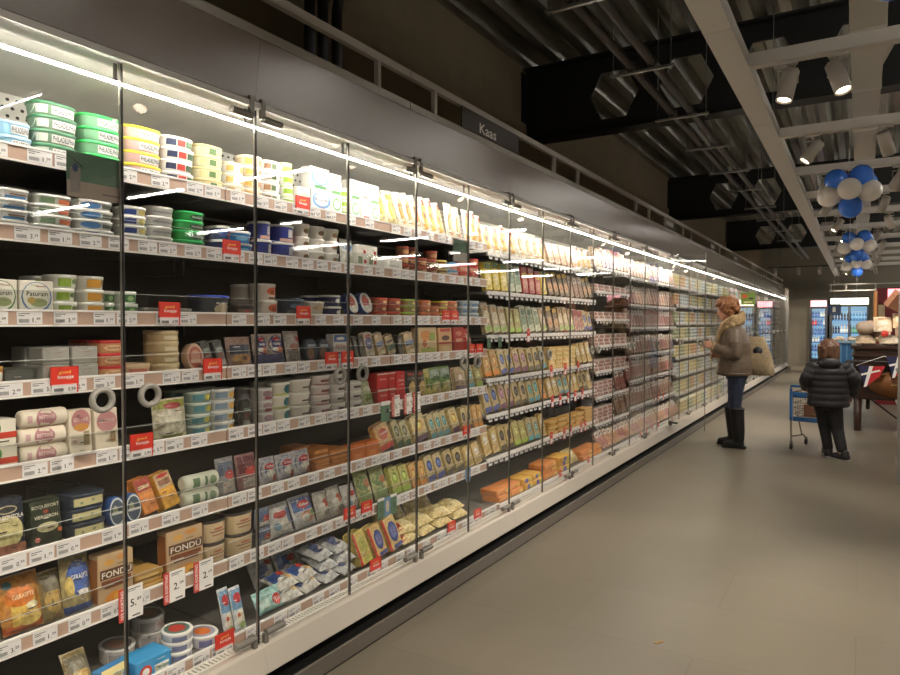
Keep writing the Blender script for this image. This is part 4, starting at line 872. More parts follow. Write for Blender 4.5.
# seventh shelf
de('gz', 'grated_cheese_bag', 'bag', 'orange bag of grated cheese', .17, .175, .06, bag(.17, .175, (206, 140, 62), [('rect', -.3, .3, .12, .55, (226, 190, 90)), ('ell', -.3, .86, .1, .07, (70, 130, 140)), ('ell', -.05, .62, .36, .18, (214, 120, 40)), ('txt', 'GERASPTE', 0, .62, .52, .08, (232, 206, 160)), ('ell', .18, .42, .16, .06, (236, 226, 190)), ('ell', .1, .2, .3, .12, (232, 200, 110))], .06, (.12, (204, 100, 50)), (190, 150, 110), 31))
de('gk', 'grated_cheese_bag', 'bag', 'clear bag of dark grated cheese', .12, .165, .05, bag(.12, .165, (140, 124, 84), [('ell', 0, .4, .4, .24, (190, 160, 90)), ('rect', -.4, .4, .6, .9, (110, 104, 84))], .05, seed=32))
de('gu', 'grated_cheese_bag', 'bag', 'bag of grated cheese with blue round label', .15, .175, .055, bag(.15, .175, (180, 164, 116), [('ell', .05, .62, .42, .33, (60, 90, 160)), ('ell', .05, .62, .37, .29, (74, 104, 176)), ('txt', 'GERASPTE', .05, .64, .6, .09, (232, 230, 224)), ('ell', .1, .36, .18, .05, (232, 230, 224)), ('ell', -.3, .5, .12, .18, (214, 190, 110))], .055, (.14, (64, 90, 150)), (130, 130, 120), 33))
de('fo', 'fondue_carton', 'box', 'beige fondue carton with white lettering', .13, .175, .06, box(.13, .06, .175, (190, 160, 122), [('ell', -.2, .84, .14, .06, (214, 160, 80)), ('ell', .16, .9, .16, .05, (206, 140, 70)), ('rect', -.42, .42, .42, .5, (120, 70, 44)), ('rect', -.34, .34, .34, .42, (130, 76, 48)), ('rect', -.46, .46, .53, .72, (96, 66, 46)), ('txt', 'FONDÜ', 0, .63, .84, .15, (232, 222, 206)), ('ell', 0, .12, .34, .14, (226, 150, 50)), ('ell', .1, .14, .2, .08, (236, 180, 80))], side=(160, 100, 50)))
de('fy', 'cheese_block', 'cheese', 'flat yellow cheese wedge pack', .15, .022, .10, box(.15, .10, .022, (206, 160, 84), [('rect', -.4, .3, .2, .7, (224, 186, 110))], r=.008))
de('cj', 'cheese_cup', 'cup', 'deep cream cheese tub with dark lid', .105, .088, .10, cup(.105, .088, (214, 190, 150), (60, 54, 50), [('rect', -.3, .3, .46, .52, (150, 110, 90)), ('rect', -.24, .24, .3, .36, (170, 120, 90)), ('ell', 0, .62, .2, .06, (190, 120, 90))], .92, 2.4))
de('ud', 'cheese_bag', 'bag', 'small blue feta packet', .09, .08, .04, bag(.09, .08, (120, 130, 150), [('rect', -.4, .4, .5, .9, (80, 104, 150)), ('ell', .1, .5, .26, .2, (190, 70, 60)), ('rect', -.3, .3, .1, .36, (206, 206, 206))], .05, seed=41))
de('mw', 'cheese_bag', 'bag', 'white mozzarella bag with red oval', .14, .135, .06, bag(.14, .135, (206, 204, 202), [('ell', -.05, .66, .26, .13, (190, 70, 60)), ('ell', .05, .3, .3, .18, (226, 222, 210)), ('rect', .2, .46, .3, .8, (90, 110, 160)), ('ell', -.25, .3, .12, .12, (110, 150, 180))], .07, seed=42))
de('mb', 'cheese_bag', 'bag', 'blue mozzarella bag with food picture', .14, .14, .06, bag(.14, .14, (196, 196, 200), [('rect', -.44, .44, .5, .92, (70, 106, 170)), ('ell', -.02, .7, .28, .14, (196, 50, 44)), ('txt', 'Galbani', -.02, .7, .42, .09, W_), ('ell', .05, .3, .34, .18, (214, 150, 120)), ('ell', -.1, .26, .16, .12, (226, 226, 216)), ('ell', .25, .36, .1, .1, (110, 150, 80))], .06, seed=43))
de('mg', 'cheese_bag', 'bag', 'silver grey cheese bag', .11, .14, .06, bag(.11, .14, (186, 182, 172), [('ell', .1, .6, .2, .14, (190, 90, 60)), ('rect', -.4, .0, .2, .6, (206, 204, 196)), ('ell', .1, .25, .26, .12, (150, 146, 140))], .06, seed=44))
de('gn', 'cheese_bag', 'bag', 'green and white cheese bag', .14, .17, .06, bag(.14, .17, (186, 190, 130), [('ell', -.1, .62, .36, .22, (110, 140, 80)), ('ell', .05, .62, .18, .12, (206, 120, 70)), ('rect', -.4, .4, .1, .36, (150, 180, 110)), ('ell', .2, .4, .2, .12, (224, 214, 160))], .06, seed=45))
de('gy', 'cheese_packet', 'packet', 'lime green cheese slices packet', .10, .17, .03, pk(.10, .17, (200, 196, 110), (150, 180, 60), (150, 176, 60)))
# bottom
de('tj', 'cheese_carton', 'box', 'yellow and blue snack carton', .10, .085, .05, box(.10, .05, .085, (70, 140, 200), [('rect', -.5, .5, .7, 1, (232, 216, 150)), ('txt', 'Tijger', -.02, .6, .64, .3, (236, 206, 60)), ('rect', -.3, .3, .15, .35, (50, 90, 170))]))
de('cz', 'cheese_carton', 'box', 'blue cheese dipper carton', .155, .07, .10, box(.155, .10, .07, (60, 150, 206), [('ell', -.22, .4, .17, .34, (200, 60, 50)), ('ell', -.22, .4, .1, .2, W_), ('rect', .02, .42, .1, .55, (226, 226, 220)), ('txt', 'Cheez Dippers', .22, .36, .38, .3, (60, 110, 80))]))
de('lv', 'cheese_round', 'cheese', 'round tub with red cow picture', .12, .034, .12, lambda far=False: tub(.12, .12, .034, (206, 206, 206), W_, [('rect', -.4, .0, .1, .6, (110, 116, 150)), ('rect', .1, .4, .2, .6, (190, 190, 200))], n=2, taper=.95, top=((90, 120, 110), (190, 60, 50)), far=far))
de('lw', 'cheese_round', 'cheese', 'round tub with orange picture lid', .13, .045, .13, lambda far=False: tub(.13, .13, .045, (200, 200, 206), W_, [('rect', -.4, -.05, .1, .65, (110, 110, 150)), ('rect', .1, .4, .15, .6, (196, 196, 206))], n=2, taper=.95, top=((160, 160, 180), (220, 120, 60)), far=far))
de('lx', 'cheese_round', 'cheese', 'large round tub with red lettering', .14, .055, .14, lambda far=False: tub(.14, .14, .055, (200, 196, 190), (206, 204, 200), [('rect', -.46, -.1, .1, .7, (160, 156, 156)), ('txt', 'LA VACHE', .2, .5, .44, .2, (190, 60, 60))], n=2, taper=.94, top=((120, 116, 110), (150, 110, 90)), far=far))
de('tb', 'cheese_bag', 'bag', 'tall blue packet of cheese cubes', .085, .17, .03, bag(.085, .17, (206, 212, 216), [('rect', -.44, .44, .5, .96, (110, 160, 200)), ('ell', .02, .76, .36, .12, (196, 50, 50)), ('ell', .0, .3, .36, .18, (230, 226, 206)), ('ell', .1, .12, .26, .08, (150, 180, 90)), ('ell', -.15, .36, .12, .06, (210, 90, 60))], .03, seed=51))
de('aq', 'cheese_bag', 'bag', 'aqua wrapped cheese packet with red label', .16, .09, .06, bag(.16, .09, (150, 200, 196), [('ell', .2, .4, .2, .26, (206, 60, 60)), ('txt', 'FETA', .2, .4, .3, .2, W_), ('rect', -.4, -.1, .2, .6, (196, 222, 216))], .06, seed=52))
de('lm', 'cheese_bag', 'bag', 'plump white mozzarella bag lying flat', .17, .12, .06, bag(.17, .12, (214, 212, 206), [('rect', -.44, -.05, .3, .9, (60, 96, 170)), ('ell', .1, .6, .22, .14, (210, 70, 50)), ('ell', .2, .3, .2, .16, (226, 190, 130)), ('ell', -.2, .3, .14, .1, W_)], .07, seed=53))
de('ln', 'cheese_bag', 'bag', 'crumpled blue white bag', .13, .14, .06, bag(.13, .14, (196, 198, 200), [('rect', -.3, .1, .2, .7, (84, 100, 150)), ('ell', .2, .7, .16, .1, (190, 80, 60)), ('ell', .1, .3, .2, .12, (220, 214, 200))], .07, seed=54, crump=2))
de('ry', 'cheese_packet', 'packet', 'yellow cheese packet in red sleeve', .11, .185, .06, lambda far=False: slab(.11, .06, .185, (206, 186, 100), [('rect', -.5, -.34, .04, .98, (190, 50, 40)), ('ell', .05, .55, .3, .24, (170, 170, 80)), ('rect', -.2, .4, .06, .22, (190, 196, 90))], .014, far=far))
de('rz', 'cheese_packet', 'packet', 'red sleeved cheese packet with blue oval', .11, .185, .06, lambda far=False: slab(.11, .06, .185, (216, 186, 120), [('rect', -.5, -.34, .04, .98, (200, 50, 40)), ('ell', .06, .52, .3, .3, (56, 76, 150)), ('ell', .06, .52, .2, .18, (110, 120, 180)), ('rect', -.2, .4, .06, .16, (70, 80, 150))], .014, far=far))
de('yb', 'cheese_bag', 'bag', 'bag of pale yellow cheese lying flat', .17, .13, .06, bag(.17, .13, (226, 204, 140), [('ell', 0, .5, .36, .3, (236, 220, 160)), ('ell', .2, .6, .14, .14, (240, 232, 200))], .07, seed=61))
de('yr', 'cheese_bag', 'bag', 'yellow cheese bag with red corner', .17, .13, .06, bag(.17, .13, (230, 210, 150), [('rect', -.46, -.2, .1, .9, (196, 50, 44)), ('ell', .15, .5, .28, .28, (238, 224, 170))], .07, seed=62))
de('ol', 'cheese_block', 'cheese', 'flat orange cheese brick with film', .24, .04, .14, box(.24, .14, .04, (214, 130, 56), [('rect', -.46, .1, .3, .8, (226, 150, 76)), ('rect', .15, .45, .2, .8, (232, 190, 100))], r=.012))
de('oq', 'cheese_block', 'cheese', 'flat yellow cheese brick with blue stripe', .24, .04, .14, box(.24, .14, .04, (222, 170, 70), [('rect', -.2, .05, .1, .9, (90, 90, 190)), ('rect', .1, .4, .2, .8, (196, 190, 80))], r=.012))
# goods of the far cases
de('f1', 'cheese_packet', 'packet', 'yellow packet with green top', .10, .19, .03, lambda far=False: slab(.10, .03, .19, (222, 196, 70), [('rect', -.4, .4, .74, .95, (110, 140, 60)), ('ell', 0, .4, .3, .2, (236, 220, 150))], .012, far=far))
de('f2', 'cheese_packet', 'packet', 'red packet with yellow label', .10, .19, .03, lambda far=False: slab(.10, .03, .19, (186, 70, 60), [('rect', -.36, .36, .6, .74, (226, 180, 60)), ('ell', 0, .34, .36, .22, (206, 140, 120)), ('rect', -.36, .36, .84, .95, (206, 96, 80))], .012, far=far))
de('f3', 'cheese_packet', 'packet', 'pale packet with green and white label', .10, .19, .03, lambda far=False: slab(.10, .03, .19, (196, 200, 170), [('rect', -.36, .36, .3, .6, (120, 150, 120)), ('ell', 0, .74, .3, .12, (70, 110, 80))], .012, far=far))
de('f4', 'cheese_packet', 'packet', 'brown packet with round sausage slices', .10, .19, .03, lambda far=False: slab(.10, .03, .19, (110, 92, 70), [('rect', -.4, .4, .8, .96, (224, 180, 60)), ('ell', 0, .36, .38, .22, (206, 160, 110)), ('ell', 0, .36, .2, .1, (190, 120, 80))], .012, far=far))
de('f5', 'cheese_packet', 'packet', 'clear packet with orange cube picture', .10, .19, .03, lambda far=False: slab(.10, .03, .19, (196, 176, 140), [('rect', -.4, .4, .08, .24, (150, 190, 80)), ('ell', 0, .55, .34, .24, (230, 216, 180)), ('ell', 0, .8, .2, .08, (206, 130, 60))], .012, far=far))
de('f6', 'cheese_block', 'cheese', 'stacked yellow cheese block', .12, .036, .09, box(.12, .09, .036, (222, 190, 120), [('rect', -.4, .4, .3, .6, (232, 210, 150))], r=.006))
def meat(c, c2, lab): return lambda far=False: slab(.10, .022, .19, c, [('ell', 0, .36, .4, .28, c2), ('rect', -.42, .42, .66, .94, lab), ('rect', -.3, .1, .74, .82, (120, 70, 70))], .012, far=far)
de('m1', 'meat_packet', 'packet', 'pink ham packet', .10, .19, .022, meat((206, 170, 160), (186, 110, 104), (232, 228, 222)))
de('m2', 'meat_packet', 'packet', 'salami packet with white label', .10, .19, .022, meat((176, 130, 116), (150, 80, 70), (230, 224, 216)))
de('m3', 'meat_packet', 'packet', 'grey brown pate packet', .10, .19, .022, meat((170, 140, 120), (160, 120, 96), (206, 190, 176)))
de('m4', 'meat_packet', 'packet', 'white topped chicken slices packet', .10, .19, .022, meat((214, 180, 150), (200, 140, 100), (236, 226, 214)))
de('m5', 'meat_packet', 'packet', 'red labelled bacon packet', .10, .19, .022, meat((214, 190, 180), (176, 100, 92), (200, 60, 52)))
de('m6', 'meat_tray', 'tray', 'flat tray of pink meat', .16, .035, .12, lambda far=False: tub(.16, .12, .035, (196, 160, 150), (216, 196, 188), [('rect', -.3, .1, .1, .6, (170, 110, 104)), ('rect', .15, .4, .1, .7, (226, 222, 214))], n=5, taper=.95, far=far))
def dtub(b1, l1, c): return lambda far=False: tub(.11, .09, .05, b1, l1, [('rect', -.36, .36, .15, .65, c)], n=3, far=far)
de('d1', 'dairy_tub', 'tub', 'small yellow butter tub', .11, .05, .09, dtub((222, 208, 150), (232, 226, 190), (206, 176, 100)))
de('d2', 'dairy_tub', 'tub', 'small white yoghurt tub', .11, .05, .09, dtub(W_, W_, (120, 160, 190)))
de('d3', 'dairy_tub', 'tub', 'small green margarine tub', .11, .05, .09, dtub((190, 196, 164), (212, 214, 190), (120, 140, 96)))
de('d4', 'dairy_tub', 'tub', 'small orange dairy tub', .11, .05, .09, dtub((214, 176, 130), (226, 204, 160), (186, 110, 76)))
de('d5', 'milk_carton', 'carton', 'white milk carton with blue band', .08, .19, .07, box(.08, .07, .19, (226, 226, 222), [('rect', -.5, .5, .3, .6, (90, 140, 190))]))
de('d6', 'milk_carton', 'carton', 'cream dairy carton with green band', .08, .19, .07, box(.08, .07, .19, (226, 216, 190), [('rect', -.5, .5, .25, .5, (110, 150, 90))]))
de('d7', 'milk_carton', 'carton', 'red and white dairy carton', .08, .17, .07, box(.08, .07, .17, (226, 214, 206), [('rect', -.5, .5, .3, .7, (190, 60, 60))]))
# ------------------------------------------------------------------ laying the goods out
ITEMS = []; RUN = [0]
def n_of(y): return int(math.floor((y - 1.268) / DW))
def lay(si, ya, yb, key, n=1, c=1, L=None, tilt=0, roll=0, yaw=0, dx=0, flat=False, jit=.15, sz=1.0, gap=.97, back=False):
    """c columns of n-high stacks of one design between ya and yb on shelf si"""
    name, cat, look, w, h, d, fn = D[key]
    cw = (yb - ya) / c
    for i in range(c):
        y = ya + cw * (i + .5); nn = n_of(y); LL = L or levels(nn)
        s = min(len(LL) - 1, si); bottom = s == len(LL) - 1
        z0 = LL[s] + .0105; X = (XB if bottom else XS) - .022 - dx
        sy = max(.55, min(1.6, cw * gap / w)); RUN[0] += 1; sz0, roll0 = sz, roll
        if n == 1 and tilt and not flat: sz = sz0 * random.uniform(.93, 1.06); roll = roll0 + random.uniform(-.05, .05) * (1 if roll0 else .4)
        for k in range(n):
            jy = random.uniform(-1, 1) * jit * .02; ry = random.uniform(-1, 1) * jit * (.12 if not flat else 1.6) + yaw
            lx = -abs(d * sin(tilt)) if 0 else 0
            z = z0 + k * (h * sz + .0006)
            if flat:      # lying on its back: its face turned up
                o = dict(loc=(X - h * .98, y + jy, z + d / 2 + k * d * .3 + d * .1), rot=(0, -pi / 2 + .16, ry), ext=(h, w, d))
                o['loc'] = (X - h * .95, y + jy, z0 + d * .75 + .012 * k + k * d * .6); o['rot'] = (roll, -pi / 2 + .12 + tilt, ry + pi)
                o['rot'] = (0, -(pi / 2 - .2) , ry); o['loc'] = (X - .01 - .02 * k, y + jy, z0 + d * 1.02 + k * d * .8)
            else:
                zz = z + d * abs(sin(tilt)) + w * sy / 2 * abs(sin(roll))
                o = dict(loc=(X - .004 * (k % 2) * jit * 6, y + jy, zz), rot=(roll, -tilt, ry))
            o.update(key=key, sy=sy, sz=sz, si=s, ns=len(LL), n=nn, run=RUN[0], back=back, k=k, nst=n, y=y)
            ITEMS.append(o)
        sz, roll = sz0, roll0
def R(si, px0, px1, key, n=1, c=1, **k):
    L = LA; z = L[si] + .05; X = (XB if si == 7 else XS) - .022
    lay(si, yat(px0, X, z), yat(px1, X, z), key, n, c, LA, **k)
    if 2 <= si < 7 and n > 1 and D[key][5] < .13 and D[key][0] in ('spread_tub', 'cheese_cup', 'cheese_block') and not k.get('dx'):      # the next stack behind, seen over the first
        lay(si, yat(px0, X, z), yat(px1, X, z), key, n, c, LA, dx=D[key][5] + .02, back=True)
# top shelf
R(0, -40, -2, 'lb', 2); R(0, 0, 37, 'lb', 2); R(0, 37, 83, 'dg', 4); R(0, 84, 126, 'bg', 4); R(0, 127, 166, 'yl', 4); R(0, 166, 199, 'wm', 4); R(0, 200, 228, 'go', 4)
R(0, 229, 247, 'cw', 3); R(0, 247, 266, 'cr', 4); R(0, 266, 284, 'wt', 4); R(0, 285, 297, 'gw', 4); R(0, 297, 310, 'wb', 1); R(0, 311, 331, 'pb', 2); R(0, 331, 342, 'pg', 2); R(0, 342, 350, 'gw', 3)
R(0, 351, 361, 'pg', 2); R(0, 361, 371, 'wb', 2); R(0, 371, 380, 'pg', 2); R(0, 381, 401, 'yw', 1, 2, tilt=.2, roll=.16); R(0, 402, 425, 'yo', 1, 3, tilt=.2, roll=.2); R(0, 426, 448, 'wo', 1, 3, tilt=.2, roll=.15); R(0, 449, 463, 'yo', 1, 2, tilt=.12); R(0, 467, 485, 'wo', 1, 3, tilt=.15)
# second shelf
R(1, -45, -3, 'wf', 4); R(1, -1, 34, 'wf', 4); R(1, 35, 77, 'wg', 4); R(1, 78, 119, 'wu', 4); R(1, 124, 151, 'by', 4); R(1, 151, 178, 'wp', 4); R(1, 179, 209, 'gg', 4); R(1, 219, 236, 'nb', 2); R(1, 236, 257, 'sb', 2)
R(1, 261, 277, 'nt', 2); R(1, 278, 300, 'nt', 2); R(1, 300, 314, 'wc', 3); R(1, 314, 329, 'wc', 3); R(1, 329, 343, 'wc', 3); R(1, 344, 357, 'bp', 1, tilt=.1); R(1, 357, 368, 'rw', 1); R(1, 368, 378, 'rw', 1)
R(1, 384, 403, 'wh', 1, 1); R(1, 404, 412, 'br', 3); R(1, 412, 421, 'br', 3); R(1, 421, 430, 'br', 2); R(1, 431, 440, 'br', 3); R(1, 440, 451, 'yc', 2); R(1, 452, 461, 'bc', 2); R(1, 462, 472, 'rc', 3); R(1, 472, 482, 'rc', 3)
# third shelf
R(2, -40, -18, 'pa', 1); R(2, -17, 17, 'pa', 1); R(2, 18, 53, 'pc', 1); R(2, 53, 82, 'lg', 3); R(2, 83, 110, 'lo', 3); R(2, 110, 121, 'gs', 2, dx=.02); R(2, 122, 142, 'gs', 2); R(2, 146, 166, 'cl', 1); R(2, 168, 196, 'cl', 1)
R(2, 200, 236, 'bl', 1); R(2, 237, 258, 'dm', 1); R(2, 262, 282, 'op', 2); R(2, 287, 309, 'nj', 1); R(2, 309, 331, 'ww', 1); R(2, 331, 346, 'nk', 2); R(2, 350, 363, 'ov', 1, tilt=.25, roll=.2); R(2, 363, 377, 'ov', 1, tilt=.25, roll=.2)
R(2, 377, 390, 'tr', 3); R(2, 390, 404, 'tr', 3); R(2, 404, 422, 'tg', 3); R(2, 424, 433, 'to', 3); R(2, 433, 442, 'to', 2); R(2, 442, 450, 'ty', 3); R(2, 450, 460, 'to', 3); R(2, 465, 473, 'wv', 3); R(2, 473, 482, 'wv', 3)
# fourth shelf
R(3, -40, -8, 'dk', 2); R(3, -7, 4, 'og', 1); R(3, 8, 41, 'dk', 1, dx=.03); R(3, 43, 71, 'gb', 2); R(3, 72, 99, 'gb', 2); R(3, 100, 126, 'rl', 3); R(3, 127, 157, 'wd', 1); R(3, 157, 187, 'wr', 4); R(3, 187, 205, 'cd', 1, tilt=.12)
R(3, 206, 218, 'db', 1, tilt=.2, roll=.2); R(3, 218, 230, 'db', 1, tilt=.2, roll=.2); R(3, 231, 256, 'np', 1, tilt=.15); R(3, 258, 272, 'ga', 1, tilt=.15); R(3, 272, 289, 'ga', 1, tilt=.15); R(3, 290, 305, 'gp', 1, tilt=.2); R(3, 306, 319, 'rb', 1, tilt=.1); R(3, 319, 332, 'rb', 1, tilt=.1); R(3, 333, 347, 'fe', 1)
R(3, 350, 366, 'da', 1, 3, tilt=.15, roll=.1); R(3, 366, 377, 'dl', 1, tilt=.15, roll=.1); R(3, 378, 388, 'dw', 1, tilt=.15, roll=.25); R(3, 388, 398, 'dv', 1, tilt=.15, roll=.25); R(3, 399, 405, 'da', 1, tilt=.15); R(3, 406, 417, 'dw', 1, tilt=.15, roll=.1); R(3, 419, 438, 'bx', 1, tilt=.06); R(3, 439, 453, 'bz', 1, tilt=.06); R(3, 454, 465, 'rx', 1, tilt=.06); R(3, 466, 476, 'rs', 1, tilt=.2, roll=.2)
# fifth shelf
R(4, -40, -23, 'gl', 2); R(4, -22, 19, 'gl', 2); R(4, 22, 70, 'pr', 3); R(4, 71, 94, 'bo', 1, tilt=.05); R(4, 95, 119, 'bi', 1, tilt=.05); R(4, 157, 191, 'tp', 1, tilt=.1); R(4, 193, 215, 'gt', 4); R(4, 215, 239, 'wx', 4); R(4, 241, 252, 'db', 1)
R(4, 261, 276, 'c1', 3); R(4, 276, 295, 'c2', 3); R(4, 295, 316, 'c3', 3); R(4, 317, 335, 'c4', 4); R(4, 335, 349, 'c5', 4); R(4, 350, 366, 'c5', 3); R(4, 366, 377, 'sg', 1, tilt=.3); R(4, 378, 389, 'rr', 2); R(4, 389, 396, 'rr', 2); R(4, 396, 405, 'rt', 1)
R(4, 409, 419, 'bk', 1, tilt=.1); R(4, 419, 428, 'bk', 1, tilt=.1); R(4, 428, 433, 'gd', 1, tilt=.1); R(4, 433, 444, 'gc', 1, tilt=.12); R(4, 444, 454, 'gc', 1, tilt=.12); R(4, 456, 468, 'cp', 1, 1, tilt=.15); R(4, 469, 476, 'cu', 1, tilt=.15, roll=.1); R(4, 477, 484, 'cg', 1, tilt=.15, roll=.1)
# sixth shelf
R(5, -40, -12, 'go2', 1, tilt=.12); R(5, -10, 29, 'go2', 1, tilt=.12); R(5, 31, 66, 'ro', 1, tilt=.12); R(5, 70, 109, 'sa', 3); R(5, 110, 127, 'rd', 1, tilt=.1); R(5, 127, 143, 'rd', 1, tilt=.1); R(5, 144, 163, 'oc', 1, tilt=.3, roll=.18); R(5, 164, 184, 'oy', 1, tilt=.3, roll=.18); R(5, 186, 221, 'gr', 2); R(5, 222, 240, 'ub', 1, tilt=.15); R(5, 241, 261, 'ur', 1, tilt=.15)
R(5, 265, 282, 'mz', 1, tilt=.2); R(5, 282, 299, 'mz', 1, tilt=.2); R(5, 299, 315, 'mz', 1, tilt=.2); R(5, 316, 331, 'ob', 5, jit=.6); R(5, 332, 350, 'ob', 4, jit=.6); R(5, 352, 366, 'om', 1); R(5, 366, 380, 'om', 1); R(5, 380, 397, 'ok', 1, 1, tilt=.3, roll=.15); R(5, 398, 413, 'kg', 1, 2, tilt=.25, roll=.16); R(5, 415, 431, 'kv', 1, 1, tilt=.25, roll=.1); R(5, 432, 452, 'kt', 1, 3, tilt=.25, roll=.16); R(5, 453, 462, 'kv', 1, 1, tilt=.25, roll=.1); R(5, 463, 474, 'kk', 1, 2, tilt=.2); R(5, 475, 484, 'ko', 1, 2, tilt=.2)
# seventh shelf
R(6, -30, 6, 'gk', 1, tilt=.15); R(6, 7, 50, 'gz', 1, tilt=.3); R(6, 51, 66, 'gk', 1, tilt=.3); R(6, 67, 97, 'gu', 1, tilt=.2); R(6, 98, 134, 'fo', 1); R(6, 136, 165, 'fy', 3, jit=.5); R(6, 168, 205, 'fo', 1, tilt=.04); R(6, 207, 231, 'cj', 2); R(6, 233, 258, 'cj', 2); R(6, 259, 274, 'ud', 2); R(6, 275, 299, 'mw', 1, tilt=.35); R(6, 300, 321, 'mb', 1, tilt=.4); R(6, 322, 335, 'mg', 1, tilt=.3); R(6, 336, 349, 'mg', 1, tilt=.3)
R(6, 350, 363, 'mw', 1, tilt=.35); R(6, 364, 378, 'gn', 1, tilt=.3); R(6, 379, 393, 'gn', 1, tilt=.3); R(6, 394, 413, 'gy', 1, 2, tilt=.25, roll=.12); R(6, 414, 428, 'ko', 1, 2, tilt=.22, roll=.1); R(6, 429, 447, 'kb', 1, 2, tilt=.25, roll=.12); R(6, 448, 466, 'kk', 1, 2, tilt=.25, roll=.12); R(6, 467, 484, 'kz', 1, 2, tilt=.25, roll=.1)
# bottom deck
R(7, 78, 103, 'gk', 1, 1, tilt=.6); R(7, 104, 133, 'tj', 1, 1, yaw=.1, tilt=.2); R(7, 135, 172, 'cz', 1, tilt=0); R(7, 140, 171, 'lx', 1, dx=.16); R(7, 174, 200, 'lv', 3); R(7, 202, 226, 'lw', 1); R(7, 176, 204, 'lx', 2, dx=.18); R(7, 227, 237, 'tb', 1, tilt=.25); R(7, 238, 249, 'tb', 1, tilt=.25); R(7, 262, 288, 'aq', 1, tilt=.5)
R(7, 286, 306, 'lm', 2, 1, flat=True); R(7, 307, 326, 'lm', 2, 1, flat=True); R(7, 327, 344, 'ln', 3, 1, flat=True); R(7, 345, 361, 'ln', 3, 1, flat=True); R(7, 296, 318, 'ln', 1, 1, dx=.23, tilt=.5); R(7, 320, 342, 'lm', 1, 1, dx=.23, tilt=.5)
R(7, 362, 375, 'ry', 1, 1, tilt=.3, roll=.14); R(7, 377, 390, 'rz', 1, 1, tilt=.3, roll=.14); R(7, 391, 405, 'rz', 1, 1, tilt=.3, roll=.14); R(7, 406, 423, 'yr', 2, 1, flat=True); R(7, 424, 440, 'yb', 2, 1, flat=True); R(7, 441, 456, 'yb', 2, 1, flat=True); R(7, 457, 471, 'yb', 2, 1, flat=True); R(7, 418, 446, 'yb', 1, 2, tilt=.5, dx=.25); R(7, 447, 470, 'yb', 1, 2, tilt=.5, dx=.25)
# cases further down
def fill(n0, n1, si, keys, n=1, per=None, cw=.118, sz=1.18, tilt=.2, roll=.12, margin=.015, run=3):
    ya, yb = LN(n0) + margin, LN(n1) - margin; cnt = int((yb - ya) / cw); w = (yb - ya) / cnt
    i = 0; ki = random.randrange(len(keys))
    while i < cnt:
        m = min(cnt - i, random.randint(2, run)); key = keys[ki % len(keys)]; ki += 1
        h = D[key][4]; nn = n
        lay(si, ya + i * w, ya + (i + m) * w, key, nn if D[key][4] < .06 else 1, m, None, tilt=0 if D[key][4] < .06 or D[key][0] == 'milk_carton' else tilt, roll=0 if D[key][4] < .06 or D[key][0] == 'milk_carton' else roll * random.uniform(.5, 1.5), sz=1 if D[key][4] < .06 or D[key][0] == 'milk_carton' or tilt > .5 else sz * (.94 if D[key][4] > .18 else 1), gap=.94)
        i += m
fill(5, 7, 0, ['wo', 'yo', 'wo'], cw=.12, sz=1.05); fill(7, 9, 0, ['wo', 'yo', 'm4', 'm4'], cw=.12, sz=1.05)
fill(5, 7, 1, ['f1', 'f3', 'f2'], tilt=.1); fill(7, 9, 1, ['f4', 'f4', 'm3'], tilt=.2)
fill(5, 7, 2, ['f5', 'cg', 'f3'], tilt=.15); fill(7, 9, 2, ['f5', 'm5', 'kb', 'f4'], tilt=.15)
fill(5, 7, 3, ['ko', 'kb', 'kw', 'kk', 'kt'], run=2); lay(3, LN(7) + .02, LN(7) + .62, 'f6', 5, 4); fill(8.2, 9, 3, ['kz'])
fill(5, 7, 4, ['ko', 'kb', 'kw', 'kk', 'kt'], run=2); fill(7, 9, 4, ['kz', 'kt', 'kz', 'kk'], run=2)
fill(5, 7, 5, ['cg', 'cu', 'kz', 'kw', 'kz', 'kk'], run=2); lay(5, LN(7) + .02, LN(8) + .3, 'fy', 5, 4, jit=.6); lay(5, LN(8) + .32, LN(9) - .02, 'fy', 6, 1)
for a, b_, k, n in ((5.05, 5.75, 'ol', 2), (5.8, 6.4, 'oq', 2), (6.45, 6.95, 'ol', 3), (7.05, 7.5, 'oq', 3)): lay(6, LN(a), LN(b_), k, n, 2 if b_ - a > .5 else 1, jit=.5)
lay(6, LN(7.55), LN(7.95), 'yb', 1, 1, tilt=.7); lay(6, LN(8.0), LN(8.95), 'ol', 2, 2, jit=.5)
MT = ['m1', 'm2', 'm5', 'm3']
for si in range(8): 
    if si == 0: fill(9, 11, 0, ['m1', 'm5', 'm4'])
    elif si in (3, 4): lay(si, LN(9) + .02, LN(11) - .02, 'm6', 3, 6, jit=.4)
    elif si in (5, 6): lay(si, LN(9) + .02, LN(10.2), 'm6', 4, 4, jit=.4); fill(10.3, 11, si, ['m2', 'm3'])
    elif si == 1: lay(si, LN(9) + .02, LN(11) - .02, 'm6', 2, 6, jit=.4)
    elif si == 2: lay(si, LN(9) + .02, LN(11) - .02, 'm6', 2, 6, jit=.4)
    else: fill(9, 11, si, ['m4', 'm1'], tilt=.6)
for bay in (11, 13):
    for si in range(7):
        fill(bay, bay + 2, si, [['m4', 'm4', 'm1'], ['m3', 'm2', 'm4'], ['m2', 'm5', 'm1'], ['m3', 'm2'], ['m2', 'm1', 'm3'], ['m3', 'm3', 'm2'], ['m4', 'm1']][si], tilt=.2 if si < 6 else .6, roll=.14)
for bay in range(15, 41, 2):
    for si in range(8):
        ks = random.choice([['d1', 'd2'], ['d2', 'd1', 'd3'], ['d1', 'd4', 'd2'], ['d3', 'd1'], ['d2', 'd2', 'd4']]) if (bay < 21 or random.random() < .55) else random.choice([['d5', 'd6'], ['d5', 'd7'], ['d2', 'd1']])
        fill(bay, bay + 2, si, ks, n=3, cw=.118, margin=.02)
